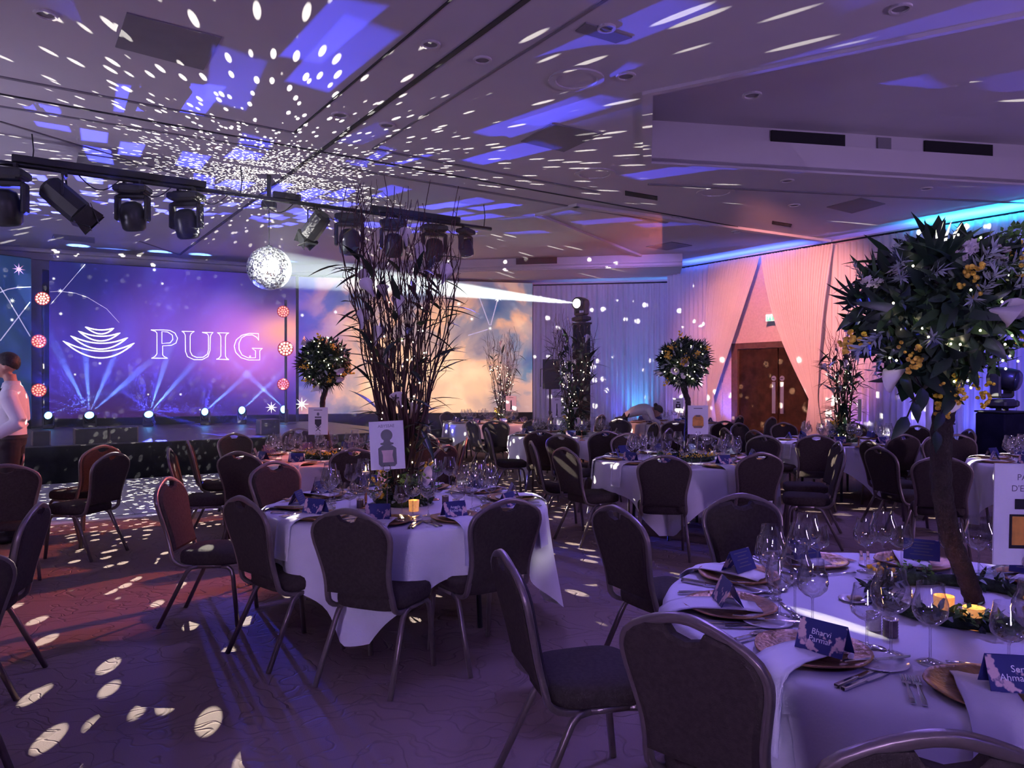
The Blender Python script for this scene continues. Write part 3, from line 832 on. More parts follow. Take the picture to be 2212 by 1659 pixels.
def c2(x, y): return (550+x/3.687, 380+y/3.687)
lines(main, onM, nM, mwM, [[c1(405, 1245), c1(680, 925)], [c1(400, 1145), c1(480, 1140), c1(600, 1155), c1(700, 1190), c1(850, 1280), c1(950, 1390)]], 'led_thin', 0.012)
lines(side, onS, nS, mwS, [[c1(0, 1105), c1(80, 1230), c1(240, 1500)], [c1(0, 1535), c1(240, 1225)], [c1(0, 1150), c1(60, 1125), c1(140, 1110), c1(245, 1106)]], 'led_thin', 0.02)
lines(cloud, onC, nC, mwC, [[c2(1790, 970), c2(1870, 1190)], [c2(1880, 1190), c2(1935, 985)], [c2(1860, 1222), c2(1700, 1270)]], 'led_thin', 0.025)
stars(main, onM, nM, mwM, [c1(485, 1320)+(1,), c1(430, 1040)+(.8,), c1(482, 1138)+(1.1,), c1(1295, 1080)+(.7,), c1(1230, 970)+(1,), (162, 809, .7), (320, 852, .6), (216, 785, .8), (390, 852, .8), (586, 880, 3), (540, 770, .7), (432, 885, .6)], 'led_line', 0.05)
stars(side, onS, nS, mwS, [c1(150, 965)+(2.2,)], 'led_pink', 0.06)
stars(side, onS, nS, mwS, [c1(97, 1215)+(1,), c1(95, 1368)+(.8,)], 'led_line', 0.06)
stars(cloud, onC, nC, mwC, [c2(1625, 1020)+(1.2,), c2(1730, 1140)+(1,), c2(1940, 970)+(2,), c2(380, 1110)+(1,), c2(645, 1085)+(1,), c2(1875, 1215)+(1,), (652, 873, 3)], 'led_line', 0.06)

# ---------------------------------------------------------------- stage and dance floor
def stp(s, dd, z=0.0):
    """s along the stage front, dd out from it towards the tables"""
    return Vector((STAGE0[0]+BX*s-AX*dd, STAGE0[1]+BY*s-AY*dd, z))
stage = empty('stage', stp(0, 0)); tag(stage, 'low black stage platform with cloth skirt below the LED walls', 'stage')
sm = Matrix.Translation(stage.location).inverted()
mb = MB(); poly = [stp(-4.5, -0.02), stp(6.2, -0.02), stp(6.2, -4.7), stp(5.4, -5.0), stp(0.45, -5.72), stp(-0.3, -4.9), stp(-4.5, -4.3)]
mb.prism([(p.x, p.y) for p in poly], 0.54, 0.60, M=sm); o = mb.build('deck', M['stage_deck'], stage); fix_normals(o)
for a, c in ((stp(-4.5, 0), stp(6.2, 0)), (stp(6.2, 0), stp(6.2, -4.7))):
    mb = MB(); vs = []; n = 90; dd = (c-a); nr = Vector((dd.y, -dd.x, 0)).normalized()
    for z in (0.585, 0.0):
        for i in range(n+1):
            p = a+dd*(i/n)+nr*(0.012*math.sin(i*2.1)*(1.0 if z == 0 else 0.5)); vs.append(sm @ Vector((p.x, p.y, z)))
    mb.add(vs, [(i, i+1, n+2+i, n+1+i) for i in range(n)]); mb.build('skirt', M['black_cloth'], stage, True)

dfl = empty('dance_floor', stp(0, 1.6)); tag(dfl, 'glossy white panelled dance floor laid in front of the stage', 'dance floor')
dm = Matrix.Translation(dfl.location).inverted()
mb = MB(); h = 0.5965
mb.prism([(-h, -h), (h, -h), (h, h), (-h, h)], 0, 0.022); panel_me = mb.mesh('floor_panel', M['dance_white'])
rz = math.atan2(BY, BX)
for i in range(9):
    for j in range(3):
        p = dm @ stp(-4.6+i*1.2, 0.62+j*1.2)
        obj('floor_panel', panel_me, dfl, Matrix.Translation((p.x, p.y, 0)) @ Matrix.Rotation(rz, 4, 'Z'))
mb = MB(); poly = [stp(-5.2, 3.62), stp(5.6, 3.62), stp(5.6, 3.80), stp(-5.2, 3.80)]
mb.prism([(p.x, p.y) for p in poly], 0, 0.012, M=dm); o = mb.build('ramp_edge', M['dance_white'], dfl); fix_normals(o)

# ================================================================ rig, lights, ball
def pipe_pt(t): return Vector((lerp(-7.2, -0.36, t), lerp(8.25, 12.9, t), 4.20))
def pipe_px(px):
    p, q = pipe_pt(0), pipe_pt(1); d = (q-p)
    return line_px(Vector((p.x, p.y)), Vector((d.x, d.y)), px)
rig = empty('lighting_bar', pipe_pt(0.5)); tag(rig, 'long black lighting bar hung under the ceiling across the dance floor', 'lighting bar')
rm = Matrix.Translation(rig.location).inverted()
mb = MB(); mb.tube([rm @ pipe_pt(0), rm @ pipe_pt(0.5), rm @ pipe_pt(1.0)], 0.032, 8); mb.build('pipe', M['black_metal'], rig, True)
d = (pipe_pt(1)-pipe_pt(0)).normalized(); RZ = math.atan2(d.y, d.x)
for px, L_ in ((190, 1.6), (360, 1.0), (620, 0.4), (900, 1.6)):
    p = rm @ pipe_pt(pipe_px(px)); mb = MB(); mb.bbox((p.x, p.y, p.z+0.075), (L_, 0.07, 0.09), 0.008, RZ); mb.build('dimmer_batten', M['black'], rig)
for px in (70, 520, 800, 1045):
    p = rm @ pipe_pt(pipe_px(px)); mb = MB(); mb.tube([(p.x, p.y, p.z), (p.x+0.02, p.y, p.z+0.2), (p.x, p.y, p.z+0.40)], 0.008, 5); mb.build('hanger_wire', M['black_metal'], rig)
for px in (215, 330, 455, 600, 720, 985):                    # cable loops
    p = rm @ pipe_pt(pipe_px(px)); mb = MB()
    mb.tube([p+Vector((d.x*(a-0.5)*0.5, d.y*(a-0.5)*0.5, -0.18*math.sin(PI*a))) for a in [i/10 for i in range(11)]], 0.008, 5); mb.build('cable', M['black'], rig)

def moving_head(tilt=0.3, s=1.0, lensm='dark_lens', name='moving_head'):
    """hangs from its origin; base on top, yoke, tilting head"""
    root = empty(name)
    mb = MB(); mb.bbox((0, 0, -0.09*s), (0.36*s, 0.24*s, 0.12*s), 0.03*s); mb.bbox((0.16*s, 0, -0.09*s), (0.10*s, 0.26*s, 0.09*s), 0.02*s); mb.bbox((-0.16*s, 0, -0.09*s), (0.10*s, 0.26*s, 0.09*s), 0.02*s)
    for sx in (-0.10, 0.10): mb.box((sx*s, 0, -0.005*s), (0.03*s, 0.06*s, 0.07*s))
    mb.build('base', M['black'], root)
    mb = MB(); y = 0.0
    mb.bbox((0, y, -0.19*s), (0.36*s, 0.13*s, 0.06*s), 0.015*s)
    for sx in (-1, 1): mb.bbox((sx*0.185*s, y, -0.335*s), (0.055*s, 0.13*s, 0.33*s), 0.02*s)
    mb.build('yoke', M['black'], root)
    Mx = Matrix.Translation((0, 0, -0.42*s)) @ Matrix.Rotation(tilt, 4, 'X')
    mb = MB(); mb.lathe([(0.06*s, 0.17*s), (0.12*s, 0.14*s), (0.145*s, 0.06*s), (0.15*s, -0.08*s), (0.14*s, -0.17*s), (0.125*s, -0.19*s)], 18, M=Mx); hd = mb.build('head', M['black_metal'], root, True)
    mb = MB(); mb.lathe([(0.118*s, -0.188*s), (0.118*s, -0.196*s), (0.001, -0.206*s)], 18, M=Mx); mb.build('lens', M[lensm], hd, True)
    return root
def fresnel(name='fresnel_lamp'):
    root = empty(name)
    mb = MB(); mb.tube([(-0.13, 0, -0.22), (-0.13, 0, -0.06), (-0.10, 0, -0.03), (0.10, 0, -0.03), (0.13, 0, -0.06), (0.13, 0, -0.22)], 0.009, 5); mb.box((0, 0, 0.0), (0.04, 0.05, 0.07)); mb.build('yoke', M['black_metal'], root)
    Mx = Matrix.Translation((0, 0, -0.24)) @ Matrix.Rotation(0.85, 4, 'X')
    mb = MB(); mb.lathe([(0.07, 0.20), (0.115, 0.17), (0.12, 0.02), (0.12, -0.16), (0.105, -0.18)], 8, M=Mx); b_ = mb.build('body', M['black'], root)
    mb = MB(); mb.lathe([(0.10, -0.182), (0.001, -0.20)], 16, M=Mx); mb.build('lens', M['dark_lens'], b_, True)
    for k in range(4):
        R = Mx @ Matrix.Rotation(k*PI/2, 4, 'Z') @ Matrix.Translation((0, 0.12, -0.18)) @ Matrix.Rotation(-0.5, 4, 'X')
        mb = MB(); wd = 0.11
        mb.add([R @ Vector(v) for v in ((-0.09, 0, 0), (0.09, 0, 0), (0.12, 0, -0.16), (-0.12, 0, -0.16), (-0.09, 0.006, 0), (0.09, 0.006, 0), (0.12, 0.006, -0.16), (-0.12, 0.006, -0.16))],
               [(0, 1, 2, 3), (7, 6, 5, 4), (0, 4, 5, 1), (1, 5, 6, 2), (2, 6, 7, 3), (3, 7, 4, 0)])
        mb.build('barn_door', M['black_metal'], root)
    return root
GH = 'moving head lights on the lighting bar'
mh = moving_head(0.35)
spots = [(12, 0.5, .2, 1.15), (287, 0.45, .1, 1.0), (403, 0.55, -.1, 1.05), (755, 0.5, .2, 1.05), (850, 0.4, .1, 1.0), (938, 0.6, .3, 1.0)]
LM = ['black moving head light at the bar end above the waiter', 'black moving head light beside the fresnel lamp with barn doors', 'black moving head light between the paired one and the mirror ball',
      'black moving head light just past the sparkling fresnel lamp', 'black moving head light hidden behind the tall willow branches', 'black moving head light behind the right of the tall willow branches']
for k, (px, tl, rz, s) in enumerate(spots):
    p = pipe_pt(pipe_px(px))
    o = mh if k == 0 else copy_tree(mh)
    o.location = p+Vector((0, 0, -0.03)); o.rotation_euler = (0, 0, rz); o.scale = (s, s, s)
    tag(o, LM[k], 'stage light', GH)
o = moving_head(-0.25, 0.8, name='profile_light'); p = pipe_pt(pipe_px(1006)); o.location = p+Vector((0, 0, -0.03)); o.rotation_euler = (0, 0, 1.1)
tag(o, 'slim black profile light at the free end of the bar', 'stage light')
fr = fresnel()
for k, (px, rz) in enumerate(((140, -1.15), (682, 1.0))):
    p = pipe_pt(pipe_px(px)); o = fr if k == 0 else copy_tree(fr)
    o.location = p+Vector((0, 0, -0.03)); o.rotation_euler = (0, 0, rz); o.scale = (1.35,)*3 if k == 0 else (1.15,)*3
    tag(o, ['black fresnel lamp with open barn doors, next to the bar end above the waiter', 'black fresnel lamp flecked with light beside the mirror ball'][k], 'stage light', 'fresnel lamps on the lighting bar')

# mirror ball
ball = empty('mirror_ball', BALL); tag(ball, 'mirror ball hanging on a chain over the dance floor', 'mirror ball')
mb = MB(); mb.ball((0, 0, 0), BALL_R*0.975, 32, 20); mb.build('core', M['mirror_core'], ball, True)
mb = MB(); rows = 44
for i in range(rows):
    th0, th1 = PI*(i+0.06)/rows, PI*(i+0.94)/rows
    n = max(4, int(2*rows*math.sin((th0+th1)/2)))
    for j in range(n):
        a0, a1 = 2*PI*(j+0.05)/n, 2*PI*(j+0.95)/n
        sp = lambda th, a: Vector((math.sin(th)*math.cos(a), math.sin(th)*math.sin(a), math.cos(th)))*BALL_R
        jt = Vector((random.gauss(0, 1), random.gauss(0, 1), random.gauss(0, 1)))*0.0012
        q = [sp(th0, a0), sp(th1, a0), sp(th1, a1), sp(th0, a1)]
        mb.add([q[0]+jt, q[1]-jt, q[2]+jt, q[3]-jt], [(0, 1, 2, 3)])
o = mb.build('mirror_tiles', M['mirror_tile'], ball); o['kind'] = 'stuff'
mb = MB(); mb.tube([(0, 0, BALL_R-0.01), (0, 0, 0.86)], 0.006, 5); mb.build('chain', M['black_metal'], ball)
mb = MB(); mb.lathe([(0.05, BALL_R-0.02), (0.05, BALL_R+0.012), (0.02, BALL_R+0.015)], 12); mb.build('cap', M['black_metal'], ball)
mo = empty('ball_motor', BALL+Vector((0, 0, 0.86))); tag(mo, 'black motor box from which the mirror ball hangs', 'motor')
mb = MB(); mb.bbox((0, 0, 0.06), (0.20, 0.14, 0.12), 0.02); mb.build('housing', M['black'], mo)
mb = MB(); mb.box((0, 0, 0.31), (0.05, 0.05, 0.38)); mb.build('bracket', M['black_metal'], mo)

# light tower with the follow beam aimed at the ball
TW = at(1256, 925, 16.6); TW.z = 0
tow = empty('light_tower', TW); tag(tow, 'tall black draped tower carrying the white beam light', 'tower')
mb = MB(); 
for i in range(1): mb.bbox((0, 0, 1.42), (0.36, 0.36, 2.84), 0.02)
mb.build('drape', M['black_cloth'], tow)
mb = MB(); mb.bbox((0, 0, 0.02), (0.6, 0.6, 0.04), 0.01); mb.build('base_plate', M['black_metal'], tow)
mb = MB(); mb.bbox((0, 0, 2.86), (0.42, 0.42, 0.04), 0.01); mb.build('top_plate', M['black_metal'], tow)
bl = moving_head(0, 1.0, 'dark_lens', 'beam_light')
for ch in list(bl.children):
    if ch.name.startswith('head'):
        for g2 in list(ch.children): bpy.data.objects.remove(g2)
        bpy.data.objects.remove(ch)
bl.location = TW+Vector((0, 0, 2.88)); bl.rotation_euler = (PI, 0, PI/2+0.5)
tag(bl, 'moving head on the black tower throwing a white beam at the mirror ball', 'stage light')
hc = TW+Vector((0, 0, 2.88+0.42)); dirn = (BALL-hc).normalized()
Mh = (bl.matrix_basis.inverted() @ Matrix.Translation(hc) @ dirn.to_track_quat('-Z', 'Y').to_matrix().to_4x4())
mb = MB(); mb.lathe([(0.06, 0.17), (0.12, 0.14), (0.145, 0.06), (0.15, -0.10), (0.14, -0.17)], 18, M=Mh); hd = mb.build('head', M['black_metal'], bl, True)
mb = MB(); mb.lathe([(0.10, -0.172), (0.001, -0.176)], 18, M=Mh); mb.build('lens', M['white_lens'], hd)
lamp('follow_beam', 'SPOT', hc+dirn*0.20, 620000, (0.86, 1.0, 0.93), BALL, 4.6, 0.25, radius=0.02)

# moving head on plinth by the right wall
PR = at(2165, 960, 11.3); PR.z = 0
pl = empty('black_plinth', PR); tag(pl, 'black draped plinth carrying a moving light by the blue drape', 'plinth')
mb = MB(); mb.bbox((0, 0, 0.56), (0.50, 0.50, 1.12), 0.02, 0.3); mb.build('drape', M['black_cloth'], pl)
mb = MB(); mb.bbox((0, 0, 1.135), (0.52, 0.52, 0.03), 0.008, 0.3); mb.build('top', M['black'], pl)
o = moving_head(1.75, 1.15, name='moving_head'); o.location = PR+Vector((0, 0, 1.15)); o.rotation_euler = (PI, 0, 0.6)
tag(o, 'moving head light standing upright on the black plinth', 'stage light')

# loudspeakers on stands
def speaker(loc, rz, label, l2):
    st = empty('speaker_stand', loc, rz); tag(st, l2, 'stand')
    mb = MB(); mb.tube([(0, 0, 0.05), (0, 0, 1.42)], 0.022, 8); mb.build('pole', M['black_metal'], st, True)
    for k in range(3):
        a = k*2*PI/3+0.4
        mb = MB(); mb.tube([(0, 0, 0.55), (0.5*math.cos(a), 0.5*math.sin(a), 0.02)], 0.014, 6); mb.build('leg', M['black_metal'], st)
    mb = MB(); mb.bbox((0, 0, 0.9), (0.06, 0.06, 0.08), 0.01); mb.tube([(0, 0, 0.9), (0.09, 0, 0.9)], 0.012, 6); mb.build('clamp_knob', M['black'], st)
    sp = empty('loudspeaker', (loc[0], loc[1], 1.42), rz); tag(sp, label, 'speaker')
    mb = MB(); poly = [(-0.19, -0.18), (0.19, -0.18), (0.14, 0.17), (-0.14, 0.17)]
    mb.prism(poly, 0.0, 0.66); o = mb.build('cabinet', M['black'], sp); fix_normals(o)
    mb = MB(); mb.bbox((0, -0.185, 0.33), (0.35, 0.02, 0.62), 0.008); mb.build('grille', M['black_metal'], sp)
    mb = MB(); mb.tube([(-0.21, 0, 0.05), (-0.21, 0, 0.45), (-0.17, 0, 0.45)], 0.012, 5); mb.build('bracket', M['black_metal'], sp)
p = at(1188, 925, 16.8); speaker((p.x, p.y, 0), 0.1, 'black loudspeaker on a stand beside the cloud screen', 'black tripod stand under the loudspeaker beside the cloud screen')
p = at(2050, 925, 12.2); speaker((p.x, p.y, 0), -0.5, 'black loudspeaker behind the big flowering topiary', 'black tripod stand behind the big flowering topiary')

# round LED pars on two poles either side of the main screen
def par(loc, rz, cm, label, s=1.0):
    r0 = empty('par_light', loc, rz); tag(r0, label, 'stage light', 'round LED pars beside the screen')
    R = Matrix.Rotation(PI/2, 4, 'X')
    mb = MB(); mb.lathe([(0.09*s, -0.18*s), (0.14*s, -0.15*s), (0.155*s, 0.0)], 20, M=R); mb.build('housing', M['black'], r0, True)
    mb = MB(); mb.lathe([(0.001, 0.002), (0.150*s, 0.002), (0.150*s, -0.006)], 24, M=R); fc = mb.build('face', M['par_face'], r0)
    mb = MB(); cs = [(0, 0)]+[(0.055*math.cos(k*PI/3), 0.055*math.sin(k*PI/3)) for k in range(6)]+[(0.112*math.cos(k*PI/6+.2), 0.112*math.sin(k*PI/6+.2)) for k in range(12)]
    for x, z in cs: mb.lathe([(0.001, 0.006), (0.020*s, 0.006), (0.022*s, 0.001)], 8, M=R @ Matrix.Translation((x*s, z*s, 0)))
    o = mb.build('led_cells', M[cm], fc); o['kind'] = 'stuff'
PL_ = ((92, 645, 16.0, 'cell_warm'), (84, 737, 16.0, 'cell_hot'), (84, 843, 16.0, 'cell_hot'), (612, 673, 17.4, 'cell_hot'), (617, 753, 17.4, 'cell_warm'), (612, 830, 17.4, 'cell_pink'))
nm = ['topmost', 'middle', 'lowest']
for k, (px, py, Y, cm) in enumerate(PL_):
    p = at(px, py, Y); side_ = 'between the dark side panel and the main screen' if k < 3 else 'where the main screen meets the cloud screen'
    par(p, math.atan2(-p.x, p.y)*0.5+0.1, cm, '%s round LED par %s' % (nm[k % 3], side_), 0.95 if k < 3 else (1.15 if k == 4 else 0.9))
for px, Y, lb in ((86, 16.12, 'black light pole between the dark side panel and the main screen'), (614, 17.52, 'slim black light pole where the two big screens meet')):
    p = at(px, 900, Y); t = empty('light_pole', (p.x, p.y, 0.60)); tag(t, lb, 'pole')
    mb = MB(); mb.tube([(0, 0.12, 0), (0, 0.12, 2.9)], 0.03, 8); mb.build('pole', M['black_metal'], t)
    mb = MB(); mb.lathe([(0.25, 0), (0.25, 0.015), (0.03, 0.03)], 16, c=(0, 0.12, 0)); mb.build('base', M['black_metal'], t)
p0, p1 = S1+Vector((0.05, 0.3)), L0+Vector((-0.05, 0.3))
mb = MB(); mb.prism([tuple(p0), tuple(p1), tuple(p1+Vector((0, .05))), tuple(p0+Vector((0, .05)))], 0.60, 4.05); o = mb.build('masking_drape', M['black_cloth']); fix_normals(o)
tag(o, 'narrow black masking drape between the side panel and the main screen', 'drape')

SMOKE = bpy.data.materials.new('smoke'); SMOKE.use_nodes = True
N = SMOKE.node_tree.nodes; L = SMOKE.node_tree.links; N.remove(N['Principled BSDF'])
vs_ = N.new('ShaderNodeVolumeScatter'); vs_.inputs['Anisotropy'].default_value = 0.0; vs_.inputs['Color'].default_value = (0.9, 0.9, 0.95, 1)
tc = N.new('ShaderNodeTexCoord'); sx = N.new('ShaderNodeSeparateXYZ'); L.new(tc.outputs['Object'], sx.inputs[0])
mr = N.new('ShaderNodeMapRange'); mr.inputs[1].default_value = 0.0; mr.inputs[2].default_value = 2.1; mr.inputs[3].default_value = 0.30; mr.inputs[4].default_value = 0.0
L.new(sx.outputs['Z'], mr.inputs[0]); L.new(mr.outputs[0], vs_.inputs['Density']); L.new(vs_.outputs[0], N['Material Output'].inputs['Volume'])
# blue floor lights on the stage
GB = 'blue moving lights on the stage floor'
dM = (L1-L0).normalized(); nMs = Vector((dM.y, -dM.x))
proto = None
TG = [(-9.0, 10.0, 4.6), (-6.2, 9.8, 4.6), (-2.2, 9.6, 4.6), (1.5, 9.2, 4.6), (-1.0, 12, 4.6), (-6, 12.0, 4.6)]
RAYS = [[(75, 30)], [(-64, 142), (-10, 150), (46, 122), (136, 132)], [(48, 160), (108, 130)], [(117, 105)], [(97, 92)], [(-60, 60)]]
for k, (px, py, pw) in enumerate(((105, 903, 60), (194, 902, 900), (322, 900, 700), (443, 895, 320), (523, 892, 160), (613, 890, 160))):
    a = L0+nMs*0.75; p2 = a+dM*line_px(a, dM, px); z = CH-(py-HZ)/F*p2.y
    if proto is None:
        proto = empty('floor_moving_light')
        mb = MB(); mb.bbox((0, 0, 0.035), (0.24, 0.2, 0.07), 0.012); mb.build('base', M['black'], proto)
        mb = MB()
        for sx in (-1, 1): mb.bbox((sx*0.115, 0, 0.15), (0.03, 0.08, 0.20), 0.008)
        mb.build('yoke', M['black'], proto)
        R = Matrix.Translation((0, 0, 0.20)) @ Matrix.Rotation(PI/2-0.7, 4, 'X')
        mb = MB(); mb.lathe([(0.06, -0.10), (0.095, -0.06), (0.10, 0.08)], 16, M=R); hd = mb.build('head', M['black_metal'], proto, True)
        mb = MB(); mb.lathe([(0.09, 0.078), (0.07, 0.095), (0.001, 0.10)], 16, M=R); mb.build('lens', M['blue_lens'], hd, True)
        o = proto
    else: o = copy_tree(proto)
    o.location = (p2.x, p2.y, 0.60); o.rotation_euler = (0, 0, math.atan2(-p2.x, p2.y)*0.7)
    s = 1.0 if k in (1, 2) else 0.8; o.scale = (s, s, max(0.7, (z-0.60)/0.20))
    tag(o, 'moving light glowing blue on the stage floor, %s from the side-panel end' % ('first', 'second', 'third', 'fourth', 'fifth', 'sixth')[k], 'stage light', GB)
    lp = Vector((p2.x, p2.y, z))+Vector((nMs.x, nMs.y, 0.6)).normalized()*0.16
    if k in (1, 2, 3):
        l_ = lamp('blue_gobo', 'SPOT', lp+Vector((nMs.x*0.22, nMs.y*0.22, 0.06)), pw*24, (0.06, 0.07, 1.0), TG[k], 62, 0.25, radius=0.01)
        gobo_blocks(l_, (0, 19.0, 15.0, 13.0)[k], 0.5)
    for q, (rx, rz_) in enumerate(RAYS[k]):            # narrow beams, each made visible by a cone of denser smoke added along it
        v = (Vector((dM.x*rx, dM.y*rx, rz_)).normalized()-Vector((nMs.x, nMs.y, 0))*0.22).normalized()
        lamp('blue_shaft', 'SPOT', lp, (3000, 9000, 7500, 5500, 4500, 4500)[k], (0.12, 0.26, 1.0), lp+v, 7.5, 0.6, radius=0.01)
        mb = MB(); Ls = 2.1; mb.lathe([(0.015, -0.03), (0.02+Ls*math.tan(math.radians(4.0)), Ls)], 12)
        o = mb.build('beam_smoke', SMOKE); o.location = lp; o.rotation_euler = v.to_track_quat('Z', 'Y').to_euler()
        tag(o, 'blue light beam built as a cone of thick smoke above a stage floor light', 'smoke', 'beam-shaped smoke cones over the stage lights', 'stuff')

# stage monitors and small gear along the stage front
for k, (pa, pb, py0, py1) in enumerate(((72, 104, 925, 956), (165, 230, 923, 956), (234, 291, 917, 950))):
    s = line_px(stp(0, -0.35).xy, Vector((BX, BY)), (pa+pb)/2); p = stp(s, -0.35, 0.60)
    wd = (pb-pa)/F*p.y
    t = empty('stage_monitor', p, math.atan2(BY, BX)); tag(t, ['short black wedge monitor on the stage edge beside the waiter', 'black wedge monitor in the middle of the row on the stage edge', 'black wedge monitor at the open end of the row on the stage edge'][k], 'speaker', 'stage monitors on the stage edge')
    hh = (py1-py0)/F*p.y
    mb = MB(); mb.add([(-wd/2, -0.16, 0), (wd/2, -0.16, 0), (wd/2, 0.16, 0), (-wd/2, 0.16, 0), (-wd/2, -0.16, hh*0.95), (wd/2, -0.16, hh*0.95), (wd/2, 0.05, hh), (-wd/2, 0.05, hh)],
                      [(3, 2, 1, 0), (4, 5, 6, 7), (0, 1, 5, 4), (1, 2, 6, 5), (2, 3, 7, 6), (3, 0, 4, 7)]); mb.build('cabinet', M['black'], t)
    mb = MB(); mb.box((0, 0.11, hh*0.5), (wd*0.9, 0.02, hh*0.7)); mb.build('grille', M['black_metal'], t)
    mb = MB()
    for sx in (-1, 1): mb.box((sx*wd/2, -0.03, hh/2), (0.02, 0.26, hh*0.98))
    mb.build('lit_edge', M['chair_frame'], t)  # paler metal strips stand in for the orange-lit cabinet edges
p = stp(line_px(stp(0, -0.8).xy, Vector((BX, BY)), 560), -0.8, 0.60)
t = empty('music_stand_box', p, 0.6); tag(t, 'small stage box with a paler panel for its orange lit side', 'box')
mb = MB(); mb.bbox((0.17, 0, 0.14), (0.34, 0.3, 0.28), 0.01); mb.build('body', M['black'], t)
mb = MB(); mb.box((-0.01, 0, 0.14), (0.03, 0.28, 0.26)); mb.build('lit_end', M['chair_frame'], t)  # paler metal stands in for orange light on this side

# ================================================================ tables
TBL = {  # centre x, y, angle of one cloth corner, how it is told apart
 'T1': (-0.70, 5.10, -10, "the tall willow table"),
 'T2': (1.54, 2.68, -128, "the big topiary table"),
 'T3': (1.82, 7.97, -112, "the amber card table"),
 'T4': (-2.05, 8.20, -60, "the dance-floor topiary table"),
 'T5': (0.90, 11.70, -140, "the tower-side branch table"),
 'T6': (-0.45, 15.30, -150, "the screen-side branch table"),
 'T7': (3.26, 15.20, -170, "the bending waiter's table"),
 'T8': (4.60, 10.40, -88, "the pink-drape table"),
 'T9': (5.65, 7.55, -100, "the plinth-light table"),
 'T10': (-5.70, 6.40, -30, "the standing waiter's table"),
 'T11': (-2.18, 1.36, 20, "the bare carpet-side table"),
}
TR, TZ = 0.915, 0.757
def radius(k): return 0.955 if k == 'T2' else TR
def make_table(key):
    x, y, ca, dsc = TBL[key]; R = radius(key)
    t = empty('round_table', (x, y, 0), 0.3); tag(t, 'round folding table under the cloth, '+dsc, 'table', 'round banquet tables')
    mb = MB(); mb.lathe([(R-0.02, 0.715), (R-0.005, 0.722), (R-0.005, 0.742), (R-0.02, 0.748)], 40); mb.build('tabletop', M['table_wood'], t)
    for k in range(4):
        a = PI/4+k*PI/2
        mb = MB(); mb.tube([(0.52*math.cos(a), 0.52*math.sin(a), 0.72), (0.56*math.cos(a), 0.56*math.sin(a), 0.0)], 0.017, 8); mb.build('leg', M['black_metal'], t)
    rnd = random.Random(key)
    H = R+0.255; n = 192
    rs = [0.0, 0.5*R, 0.97*R, R]; drop = [0.015, 0.05, 0.12, 0.22, 0.36, 0.55, 0.78, 1.0]
    vs = [(0, 0, TZ)]; fs = []
    nf = rnd.choice((14, 16, 18)); ph = rnd.uniform(0, 6)
    def hang(th):
        a = th-math.radians(ca)
        r_ = min(H/max(1e-6, abs(math.cos(a-PI/4))), H/max(1e-6, abs(math.sin(a-PI/4))))
        r_ = min(r_, H*1.41)
        return min(r_-R, 0.63)
    for i, rr in enumerate(rs[1:]):
        for j in range(n):
            th = 2*PI*j/n; vs.append((rr*math.cos(th), rr*math.sin(th), TZ-(0.002 if rr == R else 0)))
    for dp in drop:
        for j in range(n):
            th = 2*PI*j/n; hg = hang(th)
            s = dp*hg
            rip = math.sin(nf*th+ph)*0.6+math.sin((nf*0.5+2)*th+ph*2)*0.4
            rad = R+0.014+0.02*min(1, s/0.05)+rip*0.055*(s/0.35)**1.1+0.02*s
            vs.append((rad*math.cos(th), rad*math.sin(th), TZ-0.004-s))
    for j in range(n): fs.append((0, 1+j, 1+(j+1) % n))
    rows = 3+len(drop)-1
    for i in range(rows):
        for j in range(n):
            a, b_ = 1+i*n+j, 1+i*n+(j+1) % n
            fs.append((a, a+n, b_+n, b_))
    me = bpy.data.meshes.new('tablecloth'); me.from_pydata(vs, [], fs); me.materials.append(M['linen'])
    me.polygons.foreach_set('use_smooth', [True]*len(me.polygons)); me.update()
    c = obj('tablecloth', me); c.location = (x, y, 0)
    tag(c, 'white linen cloth with pointed corners draped over '+dsc, 'tablecloth', 'white cloths on the round tables')
for k in TBL: make_table(k)

